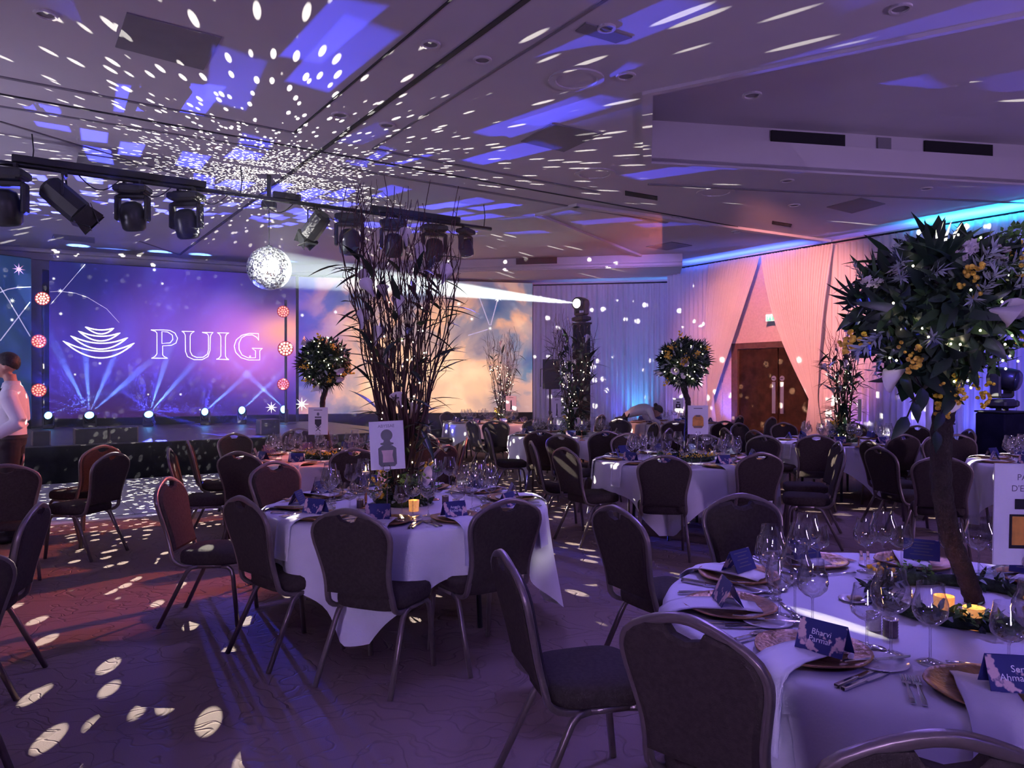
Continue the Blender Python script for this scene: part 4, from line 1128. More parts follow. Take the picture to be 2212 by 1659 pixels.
# ================================================================ chairs
def make_chair():
    root = empty('banquet_chair')
    prof = [(0.196, 0.47), (0.188, 0.53), (0.190, 0.60), (0.208, 0.69), (0.226, 0.77), (0.226, 0.815), (0.200, 0.862), (0.118, 0.905), (0.045, 0.928), (0.0, 0.933)]
    ly = lambda z: -0.205-(z-0.44)*0.235
    def smooth(pts, it=2):
        for _ in range(it):
            q = [pts[0]]
            for a, c in zip(pts, pts[1:]):
                q += [tuple(lerp(a[i], c[i], .25) for i in range(len(a))), tuple(lerp(a[i], c[i], .75) for i in range(len(a)))]
            q.append(pts[-1]); pts = q
        return pts
    half = [(x, ly(z), z) for x, z in prof]
    low = [(0.185, -0.075, 0.388), (0.187, -0.15, 0.392), (0.197, -0.20, 0.425)]
    right = low+half
    full = right+[(-x, y, z) for x, y, z in reversed(right[:-1])]
    full = smooth(full, 1)
    mb = MB(); mb.tube(full, 1.0, 8, flat=(0.0145, 0.0125), up=(0, 1, 0.235)); mb.build('back_frame', M['chair_frame'], root, True)
    # upholstered back with the hand-hole at the crown
    ins = 0.008
    pr = smooth([(x-ins, z) for x, z in prof[:-2]], 1)
    top = [(0.062, 0.905), (0.045, 0.880), (0.0, 0.868)]
    hp = [(x, z) for x, z in pr if z < 0.905]
    out = [(0.0, 0.485)]+[(hp[0][0]*0.9, 0.485)]+hp[1:]+top
    out = out+[(-x, z) for x, z in reversed(out[1:-1])]
    bm = bmesh.new()
    vs = [bm.verts.new((x, 0, z)) for x, z in out]
    f = bm.faces.new(vs); bmesh.ops.recalc_face_normals(bm, faces=[f])
    if f.normal.y > 0: f.normal_flip()
    r_ = bmesh.ops.extrude_face_region(bm, geom=[f])
    nv = [g for g in r_['geom'] if isinstance(g, bmesh.types.BMVert)]
    for v in vs: v.co.y = -0.014
    for v in nv: v.co.y = 0.018
    bm.faces.ensure_lookup_table()
    big = [q for q in bm.faces if len(q.verts) > 10]
    for q in big:
        sgn = q.calc_center_median().y
        rr = bmesh.ops.inset_region(bm, faces=[q], thickness=0.018, depth=0.0)
        for v in q.verts: v.co.y += 0.012 if sgn > 0 else -0.005
    for v in bm.verts: v.co.y += ly(v.co.z)
    bmesh.ops.recalc_face_normals(bm, faces=bm.faces)
    bmesh.ops.triangulate(bm, faces=[q for q in bm.faces if len(q.verts) > 4])
    me = bpy.data.meshes.new('backrest'); bm.to_mesh(me); bm.free(); me.materials.append(M['chair_fabric']); obj('backrest', me, root)
    # seat
    mb = MB(); rings = []
    def sq(k, z, n=28):
        ring = []
        for j in range(n):
            a = 2*PI*j/n; e = 0.5
            cx, sy = math.cos(a), math.sin(a)
            x = math.copysign(abs(cx)**e, cx); y = math.copysign(abs(sy)**e, sy)
            w_ = 0.215+0.012*y
            ring.append(Vector((x*w_*k, 0.025+y*0.215*k, z)))
        return ring
    for k, z in ((0.93, 0.398), (0.985, 0.405), (1.0, 0.425), (1.0, 0.450), (0.97, 0.470), (0.88, 0.482), (0.6, 0.487)): rings.append(sq(k, z))
    mb.loft(rings); mb.build('seat', M['chair_fabric'], root, True)
    for sx in (-1, 1):
        mb = MB(); mb.tube([(sx*0.192, 0.115, 0.388), (sx*0.193, -0.045, 0.388)], 1.0, 8, flat=(0.012, 0.012), up=(1, 0, 0)); mb.build('seat_rail', M['chair_frame'], root, True)
        mb = MB(); mb.tube([(sx*0.192, 0.11, 0.388), (sx*0.193, 0.15, 0.382), (sx*0.195, 0.172, 0.36), (sx*0.197, 0.182, 0.32), (sx*0.205, 0.215, 0.0)], 1.0, 8, flat=(0.0125, 0.0125), up=(1, 0, 0)); mb.build('leg', M['chair_frame'], root, True)
        mb = MB(); mb.tube([(sx*0.193, -0.04, 0.388), (sx*0.195, -0.085, 0.380), (sx*0.198, -0.112, 0.355), (sx*0.202, -0.135, 0.31), (sx*0.225, -0.285, 0.0)], 1.0, 8, flat=(0.0125, 0.0125), up=(1, 0, 0)); mb.build('leg', M['chair_frame'], root, True)
    return root
chair0 = make_chair()
first = True
CH_H = 0.935
def side_of(key, p):
    x, y, _, _ = TBL[key]; v = Vector((p.x-x, p.y-y))
    a_, b_ = v.x*AX+v.y*AY, v.x*BX+v.y*BY
    if abs(a_) > abs(b_): return 'stage side' if a_ > 0 else 'far-from-stage side'
    return 'door side' if b_ > 0 else 'dance-floor side'
CHAIRS = [
 ('T1', 360, 1033, None), ('T1', 520, 1075, None), ('T1', 750, 1103, 22), ('T1', 1100, 1080, None), ('T1', 590, 998, None),
 ('T4', 515, 977, 12), ('T4', 765, 970, -12), ('T4', 405, 953, 62), ('T4', 365, 970, 72), ('T4', 505, 937, None), ('T4', 645, 926, None), ('T4', 925, 938, None), ('T4', 965, 963, -62), ('T4', 1008, 946, -92),
 ('T5', 1050, 925, 80), ('T6', 1018, 908, 60), ('T6', 1070, 908, 10), ('T5', 1168, 931, 12), ('T5', 1212, 939, 35), ('T5', 1309, 932, -12), ('T5', 1154, 906, None), ('T6', 1192, 895, None), ('T5', 1446, 926, -60), ('T5', 1339, 905, None), ('T5', 1417, 913, -100),
 ('T7', 1300, 896, -60), ('T7', 1459, 910, 15), ('T7', 1566, 910, -8), ('T7', 1599, 898, None), ('T7', 1668, 901, None),
 ('T3', 1355, 936, None), ('T3', 1525, 940, None), ('T3', 1653, 941, None), ('T3', 1147, 954, 84), ('T3', 1218, 968, 60), ('T3', 1435, 985, 8), ('T3', 1645, 979, -12), ('T3', 1813, 955, -80), ('T3', 1824, 970, -72),
 ('T8', 1595, 914, None), ('T8', 1565, 925, 85), ('T8', 1629, 930, None), ('T8', 1691, 913, None), ('T8', 1841, 913, None), ('T8', 1764, 940, 14), ('T8', 1954, 939, -10), ('T8', 1983, 920, None), ('T8', 2095, 928, None),
 ('T9', 2068, 939, None), ('T9', 2010, 945, None), ('T9', 1879, 952, 84), ('T9', 1898, 966, 78), ('T9', 2035, 987, 25), ('T9', 2222, 940, None),
 ('T6', 915, 897, 65), ('T6', 965, 890, None),
 ('T10', 222, 963, -68), ('T10', 245, 979, -78), ('T10', 26, 962, None), ('T10', 12, 1005, -35),
 ('T11', 85, 1090, -106), ('T11', -88, 1198, -70),
 ('T2', 1328, 1096, 62), ('T2', 1599, 1069, None), ('T2', 1480, 1335, 45), ('T2', 1085, 1195, 75), ('T2', 2055, 1592, 10),
]
ORD = ('first', 'second', 'third', 'fourth', 'fifth', 'sixth')
def rank_labels(items):
    """items: (id, table, xy); names each by its side of the table and its rank along that side"""
    out, sides = {}, {}
    for i, key, p in items: sides.setdefault((key, side_of(key, p)), []).append((i, p))
    for (key, sd), lst in sides.items():
        alongA = sd in ('door side', 'dance-floor side')
        lst.sort(key=lambda q: -(q[1].x*AX+q[1].y*AY) if alongA else -(q[1].x*BX+q[1].y*BY))
        for r_, (i, p) in enumerate(lst):
            t = '%s of %s' % (sd, TBL[key][3])
            if len(lst) > 1: t += ', %s from the %s end' % (ORD[r_], 'stage' if alongA else 'door')
            out[i] = t
    return out
placed = []
for i, (key, px, py, ang) in enumerate(CHAIRS):
    Yc = F*(CH-CH_H)/(py-HZ); cr = at(px, py, Yc)
    tx, ty = TBL[key][0], TBL[key][1]
    if ang is None: f = Vector((tx-cr.x, ty-cr.y)).normalized()
    else: f = Vector((math.sin(math.radians(ang)), math.cos(math.radians(ang))))
    placed.append((i, key, Vector((cr.x, cr.y))+f*0.32, f))
names = rank_labels([q[:3] for q in placed])
for i, key, pos, f in placed:
    o = chair0 if i == 0 else copy_tree(chair0)
    o.location = (pos.x, pos.y, 0); o.rotation_euler = (0, 0, math.atan2(-f.x, f.y))
    tag(o, 'taupe chair, '+names[i], 'chair', 'banquet chairs round '+TBL[key][3])
# bare corner of white linen hanging at the near empty table is part of its cloth

# ================================================================ place settings
def glass_mesh(h, rb, rr, name, n=14):
    prof = [(0.001, 0.0), (0.036, 0.001), (0.036, 0.003), (0.010, 0.008), (0.0042, 0.018), (0.0038, 0.088*h/0.21), (0.006, 0.097*h/0.21),
            (rb*0.55, 0.106*h/0.21), (rb*0.9, 0.122*h/0.21), (rb, 0.140*h/0.21), (rb*0.96, 0.160*h/0.21), (rr*1.08, 0.185*h/0.21), (rr, h)]
    mb = MB(); mb.lathe(prof, n, cap=False); return mb.mesh(name, M['glass'], True)
G1 = glass_mesh(0.265, 0.058, 0.040, 'wine_glass_large', 18)
G2 = glass_mesh(0.235, 0.050, 0.036, 'wine_glass_small', 16)
G3 = glass_mesh(0.205, 0.049, 0.038, 'water_goblet', 16)
# charger: hammered, slightly uneven rim
mb = MB(); n = 36; rings = []
for r_, z in ((0.001, 0.004), (0.09, 0.004), (0.115, 0.008), (0.150, 0.019), (0.166, 0.024), (0.168, 0.020), (0.12, 0.002), (0.001, 0.001)):
    rings.append([Vector((r_*math.cos(2*PI*j/n)*(1+0.012*math.sin(5*2*PI*j/n+r_*40)), r_*math.sin(2*PI*j/n)*(1+0.012*math.sin(7*2*PI*j/n)), z+(0.003*math.sin(3*2*PI*j/n) if r_ > 0.14 else 0))) for j in range(n)])
mb.loft(rings, cap=False); PLATE = mb.mesh('charger_plate', M['gold_plate'], True)
mb = MB(); mb.lathe([(0.001, 0.003), (0.05, 0.003), (0.082, 0.010), (0.083, 0.008), (0.05, 0.0), (0.001, 0.0)], 24, cap=False); SPLATE = mb.mesh('side_plate', M['china'], True)
# fork, knife, spoon lie along local +y (handle at -y)
mb = MB(); mb.tube([(0, -0.10, 0.004), (0, -0.07, 0.005), (0, 0.01, 0.006), (0, 0.035, 0.006)], [1.0, 1.1, 0.5, 0.6], 8, flat=(0.007, 0.002), up=(0, 0, 1))
mb.box((0, 0.045, 0.006), (0.022, 0.022, 0.002))
for k in range(4): mb.box((-0.0093+k*0.0062, 0.075, 0.007), (0.0032, 0.045, 0.002))
FORK = mb.mesh('dinner_fork', M['steel'])
mb = MB(); mb.tube([(0, -0.115, 0.006), (0, -0.11, 0.006), (0, -0.02, 0.006), (0, -0.01, 0.006)], [0.8, 1.0, 0.8, 0.6], 8, flat=(0.0075, 0.005), up=(0, 0, 1))
mb.prism([(-0.007, -0.01), (0.009, -0.01), (0.010, 0.07), (0.004, 0.105), (-0.007, 0.115)], 0.004, 0.006)
KNIFE = mb.mesh('dinner_knife', M['steel'])
mb = MB(); mb.tube([(0, -0.10, 0.004), (0, -0.06, 0.005), (0, 0.04, 0.006)], [1.0, 1.0, 0.45], 8, flat=(0.006, 0.002), up=(0, 0, 1)); mb.ball((0, 0.065, 0.006), (0.017, 0.028, 0.004), 12, 6)
SPOON = mb.mesh('dessert_spoon', M['steel'], True)
def napkin_mesh(R):
    mb = MB(); path = [(R-0.30, 0.013), (R-0.24, 0.022), (R-0.15, 0.026), (R-0.06, 0.026), (R-0.015, 0.018), (R+0.012, 0.010), (R+0.040, -0.012), (R+0.046, -0.05), (R+0.052, -0.12), (R+0.060, -0.21)]
    n = 6; rings = []
    vs = []; m_ = len(path)
    for tb in (0.004, 0.0):
        for i, (r_, z) in enumerate(path):
            for j in range(n+1):
                y = (j/n-0.5)*0.135*(1.0 if i > 1 else 0.9); dz = 0.002*math.sin(j*1.7+i)
                if i > 5: vs.append((r_+tb*1.2+dz, y, z))
                else: vs.append((r_, y, z+tb+dz))
    w_ = n+1; fs = []
    for b_ in range(2):
        for i in range(m_-1):
            for j in range(n):
                a = b_*m_*w_+i*w_+j
                fs.append((a, a+w_, a+w_+1, a+1) if b_ == 0 else (a, a+1, a+w_+1, a+w_))
    for i in range(m_-1):
        for j in (0, n):
            a = i*w_+j; c = a+m_*w_; fs.append((a, a+w_, c+w_, c))
    for i in (0, m_-1):
        for j in range(n):
            a = i*w_+j; c = a+m_*w_; fs.append((a, a+1, c+1, c))
    mb.add(vs, fs); me = mb.mesh('napkin', M['napkin_linen'], True); return me
NAP, NAP2 = napkin_mesh(TR), napkin_mesh(0.955)
# tent card: outward face printed with blossom, inward face plain navy with lines
def tent():
    W_, H_, B_ = 0.072, 0.085, 0.040
    t = 0.0012
    mb = MB(); mb.add([(B_, -W_, 0), (B_, W_, 0), (0, W_, H_), (0, -W_, H_), (B_-t*2, -W_, 0), (B_-t*2, W_, 0), (-t, W_, H_-t), (-t, -W_, H_-t)], [(0, 1, 2, 3), (7, 6, 5, 4), (0, 4, 5, 1), (1, 5, 6, 2), (3, 2, 6, 7), (0, 3, 7, 4)])
    front = mb.mesh('front_leaf', M['place_card'])
    mb = MB(); mb.add([(-B_, -W_, 0), (-B_, W_, 0), (0, W_, H_), (0, -W_, H_), (-B_+t*2, -W_, 0), (-B_+t*2, W_, 0), (t, W_, H_-t), (t, -W_, H_-t)], [(3, 2, 1, 0), (4, 5, 6, 7), (1, 5, 4, 0), (2, 6, 5, 1), (7, 6, 2, 3), (4, 7, 3, 0)])
    back = mb.mesh('back_leaf', M['menu_blue'])
    mb = MB()
    d_ = Vector((B_, 0, H_)).normalized(); nn = Vector((-H_, 0, B_)).normalized()
    for k, w2 in enumerate((0.05, 0.03, 0.042, 0.03, 0.046)):
        c = Vector((-B_, 0, 0))+d_*(0.078-k*0.014)+nn*0.0006
        mb.add([c+Vector((0, -w2, 0)), c+Vector((0, w2, 0)), c+Vector((0, w2, 0))+d_*0.0035, c+Vector((0, -w2, 0))+d_*0.0035], [(0, 1, 2, 3)])
    ln = mb.mesh('printed_lines', M['card_grey'])
    return front, back, ln
TF, TBK, TLN = tent()
def text_mesh(body, size, align='CENTER'):
    cu = bpy.data.curves.new('txt', 'FONT'); cu.body = body; cu.size = size; cu.align_x = align; cu.align_y = 'CENTER'; cu.space_line = 0.9; cu.resolution_u = 3
    o = bpy.data.objects.new('txt', cu); COL.objects.link(o)
    dg = bpy.context.evaluated_depsgraph_get(); dg.update()
    me = bpy.data.meshes.new_from_object(o.evaluated_get(dg))
    bpy.data.objects.remove(o); bpy.data.curves.remove(cu)
    me.materials.clear(); return me
NAMES = {('T2', 3): 'Bharvi\nParmar', ('T2', 4): 'Ser\nAhmadah', ('T1', 3): 'Angela\nRichards'}
def place(me, name, key, u, rad, rt, tz, spin, lab, cat, grp, parent=None):
    x, y = TBL[key][0], TBL[key][1]
    f = -u; right = Vector((f.y, -f.x))
    p = Vector((x, y))+u*rad+right*rt
    o = obj(name, me); o.location = (p.x, p.y, TZ+tz); o.rotation_euler = (0, 0, math.atan2(u.y, u.x)+spin)
    tag(o, lab, cat, grp); return o
def setting(key, k, n, a0, level, where):
    R = radius(key); th = a0+2*PI*k/n; u = Vector((math.cos(th), math.sin(th))); dsc = TBL[key][3]
    rnd = random.Random(key+str(k)); j = lambda s: rnd.uniform(-s, s)
    Gp = ' at '+dsc
    place(PLATE, 'charger_plate', key, u, R-0.20, 0, 0.0, j(.3), 'gold charger plate, '+where, 'plate', 'charger plates'+Gp)
    nk = place(NAP2 if key == 'T2' else NAP, 'napkin', key, u, 0.0, j(0.03), 0.0, 0.0, 'white napkin, '+where, 'napkin', 'napkins'+Gp)
    c = empty('place_card'); f = -u
    p = Vector((TBL[key][0], TBL[key][1]))+u*(R-0.19)+Vector((f.y, -f.x))*j(0.05)
    c.location = (p.x, p.y, TZ+0.030); c.rotation_euler = (0, 0, th+j(0.35))
    named = NAMES.get((key, k))
    tag(c, 'navy tent card, '+where if not named else 'named tent card, '+where, 'place card', 'place cards'+Gp)
    obj('front_leaf', TF, c); obj('back_leaf', TBK, c)
    if level >= 2: obj('printed_lines', TLN, c)
    if named:
        me = text_mesh(named, 0.024); me.materials.append(M['name_print'])
        d_ = Vector((-0.040, 0, 0.085)).normalized(); nn = Vector((0.085, 0, 0.040)).normalized()
        Mx = Matrix((( 0, d_.x, nn.x, 0.020+nn.x*0.001), (1, d_.y, nn.y, 0), (0, d_.z, nn.z, 0.0425+nn.z*0.001), (0, 0, 0, 1)))
        obj('printed_name', me, c, Mx)
    gl = ((G1, 'wine_glass', 0.30, 0.17), (G2, 'wine_glass', 0.34, 0.255), (G3, 'water_goblet', 0.255, 0.10))
    for q, (me, nm2, inn, rt) in enumerate(gl[:3 if level >= 1 else 2]):
        place(me, nm2, key, u, R-inn-0.09+j(.015), rt+j(.012)-0.03, 0.001, 0, ['large wine glass', 'slim wine glass', 'water goblet'][q]+', '+where, 'glass', ['large wine glasses', 'slim wine glasses', 'water goblets'][q]+Gp)
    if level >= 2:
        for q in range(2):
            place(FORK, 'dinner_fork', key, u, R-0.15+j(.006), -0.183-0.026*q, 0.001, PI/2, ('inner fork, ', 'outer fork, ')[q]+where, 'fork', 'forks'+Gp)
            place(KNIFE, 'dinner_knife', key, u, R-0.15+j(.006), 0.183+0.028*q, 0.001, PI/2+j(.06), ('inner knife, ', 'outer knife, ')[q]+where, 'knife', 'knives'+Gp)
        place(SPOON, 'dessert_spoon', key, u, R-0.41, 0.02, 0.001, 0.0+j(.1), 'dessert spoon, '+where, 'spoon', 'dessert spoons'+Gp)
        place(SPLATE, 'side_plate', key, u, R-0.33, -0.265, 0.001, 0, 'white side plate, '+where, 'plate', 'side plates'+Gp)
        place(KNIFE, 'butter_knife', key, u, R-0.33, -0.265, 0.010, 0.5+j(.2), 'butter knife, '+where, 'knife', 'butter knives'+Gp)
for key, n, a0, lv in (('T1', 10, -166, 2), ('T2', 10, 105, 2), ('T3', 10, -110, 1), ('T4', 10, -95, 1), ('T5', 9, -90, 1), ('T6', 9, -70, 0), ('T7', 9, -100, 0), ('T8', 9, -80, 0), ('T9', 10, -120, 1)):
    wh = rank_labels([(k, key, Vector((TBL[key][0]+math.cos(math.radians(a0)+2*PI*k/n), TBL[key][1]+math.sin(math.radians(a0)+2*PI*k/n)))) for k in range(n)])
    for k in range(n): setting(key, k, n, math.radians(a0), lv, wh[k])

# ================================================================ centrepieces
def rdir(rnd):
    while True:
        v = Vector((rnd.uniform(-1, 1), rnd.uniform(-1, 1), rnd.uniform(-1, 1)))
        if 0.1 < v.length < 1: return v.normalized()
def frame(d, up):
    """matrix whose x axis is d and z axis close to up"""
    d = d.normalized(); z = up-d*up.dot(d)
    if z.length < 1e-4: z = d.orthogonal()
    z.normalize(); y = z.cross(d)
    return Matrix(((d.x, y.x, z.x, 0), (d.y, y.y, z.y, 0), (d.z, y.z, z.z, 0), (0, 0, 0, 1)))
def leaf_mesh(L_, W_, bend, m, name, seg=5):
    mb = MB(); mb.leaf((0, 0, 0), (1, 0, 0), (0, 0, 1), L_, W_, bend, seg, 0.25); return mb.mesh(name, M[m], True)
LV = [leaf_mesh(0.12, 0.058, 0.25, 'leaf_dark', 'oval_leaf'), leaf_mesh(0.15, 0.075, 0.35, 'leaf_dark', 'broad_leaf'), leaf_mesh(0.17, 0.033, 0.22, 'leaf_dark', 'lance_leaf'),
      leaf_mesh(0.10, 0.04, 0.2, 'leaf_mid', 'green_leaf'), leaf_mesh(0.20, 0.034, 0.3, 'leaf_mid', 'strap_leaf')]
def frond_mesh(m, name, n=7, L_=0.15):
    mb = MB()
    for k in range(n):
        a = (k/(n-1)-0.5)*2.3
        mb.leaf((0.02*abs(k-n/2)/n, 0, 0), (math.cos(a), math.sin(a), 0.1), (0, 0, 1), L_*(1-0.25*abs(a)/1.2), 0.022, 0.15, 4)
    return mb.mesh(name, M[m], True)
FROND = frond_mesh('leaf_dark', 'palm_frond')
def sprig_mesh(kind, rnd):
    mb = MB()
    if kind == 'mimosa':
        for k in range(30):
            t = rnd.random(); r_ = 0.028*(1-0.5*t)
            mb.ball((0.12*t, rnd.gauss(0, r_*.7), rnd.gauss(0, r_*.7)+0.01), rnd.uniform(0.005, 0.009), 6, 4)
        return mb.mesh('mimosa_sprig', M['mimosa'], True)
    if kind == 'silver':
        for k in range(34):
            t = rnd.random(); d_ = Vector((0.7, rnd.uniform(-1, 1), rnd.uniform(-.6, 1)))
            mb.leaf((0.11*t, 0, 0), d_, (0, 0, 1), rnd.uniform(0.025, 0.05), 0.008, 0.1, 2)
        return mb.mesh('silver_sprig', M['leaf_silver'])
    if kind == 'box':
        for k in range(46):
            t = rnd.random(); d_ = Vector((0.5, rnd.uniform(-1, 1), rnd.uniform(-.6, 1)))
            mb.leaf((0.13*t, rnd.gauss(0, .015), rnd.gauss(0, .015)), d_, (rnd.uniform(-1, 1), 0, 1), rnd.uniform(0.022, 0.034), 0.018, 0.1, 2)
        return mb.mesh('boxwood_sprig', M['leaf_bright'])
    if kind == 'white':
        for k in range(16):
            c = Vector((rnd.uniform(0, .09), rnd.gauss(0, .02), rnd.gauss(0, .02)+.02))
            for q in range(5):
                a = q*2*PI/5; mb.leaf(c, (math.cos(a), math.sin(a), 0.35), (0, 0, 1), 0.016, 0.013, 0.1, 2)
        return mb.mesh('white_blossom', M['petal'])
    if kind == 'calla':
        rings = []
        for i, (x, r_) in enumerate(((0, 0.006), (0.03, 0.013), (0.06, 0.022), (0.085, 0.034), (0.10, 0.045))):
            rings.append([Vector((x+(0.035*math.cos(2*PI*j/12) if i == 4 else (0.015*math.cos(2*PI*j/12) if i == 3 else 0)), r_*math.sin(2*PI*j/12), r_*math.cos(2*PI*j/12))) for j in range(12)])
        mb.loft(rings, cap=False)
        return mb.mesh('calla_flower', M['petal'], True)
rs_ = random.Random(3)
SP = {k: sprig_mesh(k, rs_) for k in ('mimosa', 'silver', 'box', 'white', 'calla')}

def trunk_mesh(pts, r0, r1, name='trunk'):
    sm_ = []
    P_ = [Vector(p) for p in pts]; n = len(P_)
    for i in range(n-1):
        p0, p1, p2, p3 = P_[max(i-1, 0)], P_[i], P_[i+1], P_[min(i+2, n-1)]
        for k in range(6):
            t = k/6
            sm_.append(0.5*((2*p1)+(p2-p0)*t+(2*p0-5*p1+4*p2-p3)*t*t+(3*p1-p0-3*p2+p3)*t**3))
    sm_.append(P_[-1]); m_ = len(sm_)
    mb = MB(); mb.tube(sm_, [lerp(r0, r1, i/(m_-1))*(1+0.07*math.sin(i*2.7)) for i in range(m_)], 12); return mb.mesh(name, M['bark'], True)

def wreath(root, R, rnd, big):
    """moss ring with greenery and blossom lying on the cloth round the stem"""
    mb = MB(); pts = [(R*math.cos(a), R*math.sin(a), 0.022) for a in [2*PI*i/28 for i in range(29)]]
    mb.tube(pts, [0.026+0.006*math.sin(i*1.9) for i in range(29)], 8); mb.build('moss_ring', M['moss'], root, True)
    mb = MB()
    for k in range(260 if big else 120):
        a = rnd.uniform(0, 2*PI); b_ = rnd.uniform(-0.4, PI+0.4)
        n_ = Vector((math.cos(a)*math.cos(b_), math.sin(a)*math.cos(b_), math.sin(b_)))
        c = Vector((R*math.cos(a), R*math.sin(a), 0.024))+n_*0.02
        mb.mi = rnd.choice((0, 0, 1, 2)); mb.leaf(c, (n_+rdir(rnd)*0.9), n_, rnd.uniform(0.03, 0.06), rnd.uniform(0.012, 0.024), 0.25, 3)
    o = mb.build('ring_foliage', [M['leaf_dark'], M['leaf_mid'], M['leaf_silver']], root); o['kind'] = 'stuff'
    for k in range(12 if big else 7):
        a = k*2*PI/(12 if big else 7)+rnd.uniform(-.2, .2); kd = ('white', 'silver', 'white', 'box', 'mimosa')[k % 5]
        Mx = Matrix.Translation((R*math.cos(a), R*math.sin(a), 0.045)) @ Matrix.Rotation(a+1.4, 4, 'Z') @ Matrix.Rotation(-0.2, 4, 'Y')
        obj({'white': 'white_blossom', 'silver': 'silver_sprig', 'box': 'boxwood_sprig', 'mimosa': 'mimosa_sprig'}[kd], SP[kd], root, Mx)

def big_topiary():
    bx, by = 1.715, 2.80
    root = empty('flower_topiary', (bx, by, TZ)); tag(root, 'big flowering topiary on a curved bark stem with lights and yellow mimosa', 'topiary')
    wm = Matrix.Translation(root.location).inverted(); rnd = random.Random(21)
    H = Vector((1.545, 2.74, 1.83)); R = 0.265
    obj('stem', trunk_mesh([wm @ Vector(p) for p in ((1.725, 2.80, 0.757), (1.69, 2.80, 0.86), (1.63, 2.79, 1.00), (1.588, 2.78, 1.20), (1.583, 2.77, 1.40), (1.59, 2.76, 1.52), (1.56, 2.75, 1.66), (1.545, 2.74, 1.8))], 0.034, 0.040, 'stem'), root)
    Hl = wm @ H
    mb = MB(); mb.ball(Hl, (R*0.82, R*0.82, R*0.72), 20, 14); mb.v = [tuple(Hl+(Vector(v)-Hl)*(1+0.10*rnd.uniform(-1, 1))) for v in mb.v]; mb.build('moss_ball', M['moss'], root)
    mb = MB()
    for k in range(1500):
        n_ = rdir(rnd); c = Hl+Vector((n_.x*R, n_.y*R, n_.z*R*0.9))*rnd.uniform(0.75, 1.05)
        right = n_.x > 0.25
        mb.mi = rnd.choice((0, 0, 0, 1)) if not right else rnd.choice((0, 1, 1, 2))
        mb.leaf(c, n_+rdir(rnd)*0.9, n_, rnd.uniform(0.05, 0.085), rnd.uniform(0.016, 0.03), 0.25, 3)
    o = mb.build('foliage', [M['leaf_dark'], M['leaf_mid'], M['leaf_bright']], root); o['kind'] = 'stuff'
    def put(me, nm, n_, k, spread=0.7, droop=0.25, sc_=1.0):
        c = Hl+Vector((n_.x*R, n_.y*R, n_.z*R*0.92))*k
        d_ = (n_+rdir(rnd)*spread+Vector((0, 0, -droop))).normalized()
        s = sc_*rnd.uniform(0.8, 1.2)
        return obj(nm, me, root, Matrix.Translation(c) @ frame(d_, n_) @ Matrix.Diagonal((s, s, s, 1)))
    for k in range(190):
        n_ = rdir(rnd)
        if n_.y > 0.55: n_.y = -n_.y
        low = n_.z < -0.2
        v = rnd.choice((0, 1, 1, 0, 3)) if low else rnd.choice((0, 0, 2, 3, 3, 0, 4))
        if low and n_.x > 0.2: n_.z = -n_.z
        put(LV[v], 'leaf', n_, 0.95, 0.8, 0.45 if low else 0.05, 0.85)
    for k in range(16):
        a = rnd.uniform(0, 2*PI); n_ = Vector((math.cos(a), math.sin(a)*0.8-0.2, rnd.uniform(0.2, 1.0))).normalized()
        put(FROND, 'palm_frond', n_, 0.98, 0.35, -0.25)
    for kd, cnt, nm in (('mimosa', 9, 'mimosa_sprig'), ('silver', 18, 'silver_sprig'), ('box', 14, 'boxwood_sprig'), ('white', 5, 'white_blossom'), ('calla', 9, 'calla_flower')):
        for k in range(cnt):
            n_ = rdir(rnd); n_.y = -abs(n_.y)*0.9
            if kd == 'box': n_.x = abs(n_.x)+0.35; n_.z = abs(n_.z)-0.15
            n_.normalize()
            put(SP[kd], nm, n_, 1.05, 0.6, 0.05, 1.0 if kd != 'calla' else 0.85)
    mb = MB()
    for k in range(46):
        n_ = rdir(rnd); n_.y = -abs(n_.y) if rnd.random() < 0.8 else n_.y
        mb.ball(Hl+Vector((n_.x*R, n_.y*R, n_.z*R*0.95))*rnd.uniform(1.05, 1.2), 0.0042, 6, 4)
    o = mb.build('fairy_lights', M['fairy'], root); o['kind'] = 'stuff'
    # hanging ivy
    for dx, L_ in ((-0.15, 0.15), (-0.05, 0.20)):
        p = Hl+Vector((dx, -0.12, -0.22)); mb = MB(); pts = [p+Vector((0.03*math.sin(t*5), -0.02*t, -L_*t)) for t in (0, .33, .66, 1)]
        mb.tube(pts, 0.003, 5); mb.build('ivy_stem', M['bark'], root)
        for q in pts[1:]:
            obj('leaf', LV[rnd.choice((0, 1))], root, Matrix.Translation(q) @ frame(Vector((rnd.uniform(-.8, .8), -0.4, -1)), Vector((0, -1, 0.2))) @ Matrix.Diagonal((.62, .62, .62, 1)))
    rr = empty('wreath_tmp', (0, 0, 0)); bpy.data.objects.remove(rr)
    w0 = empty('table_wreath', (1.66, 2.76, TZ)); tag(w0, 'leafy moss wreath with white blossom round the big topiary stem', 'wreath')
    wreath(w0, 0.30, rnd, True)
big_topiary()

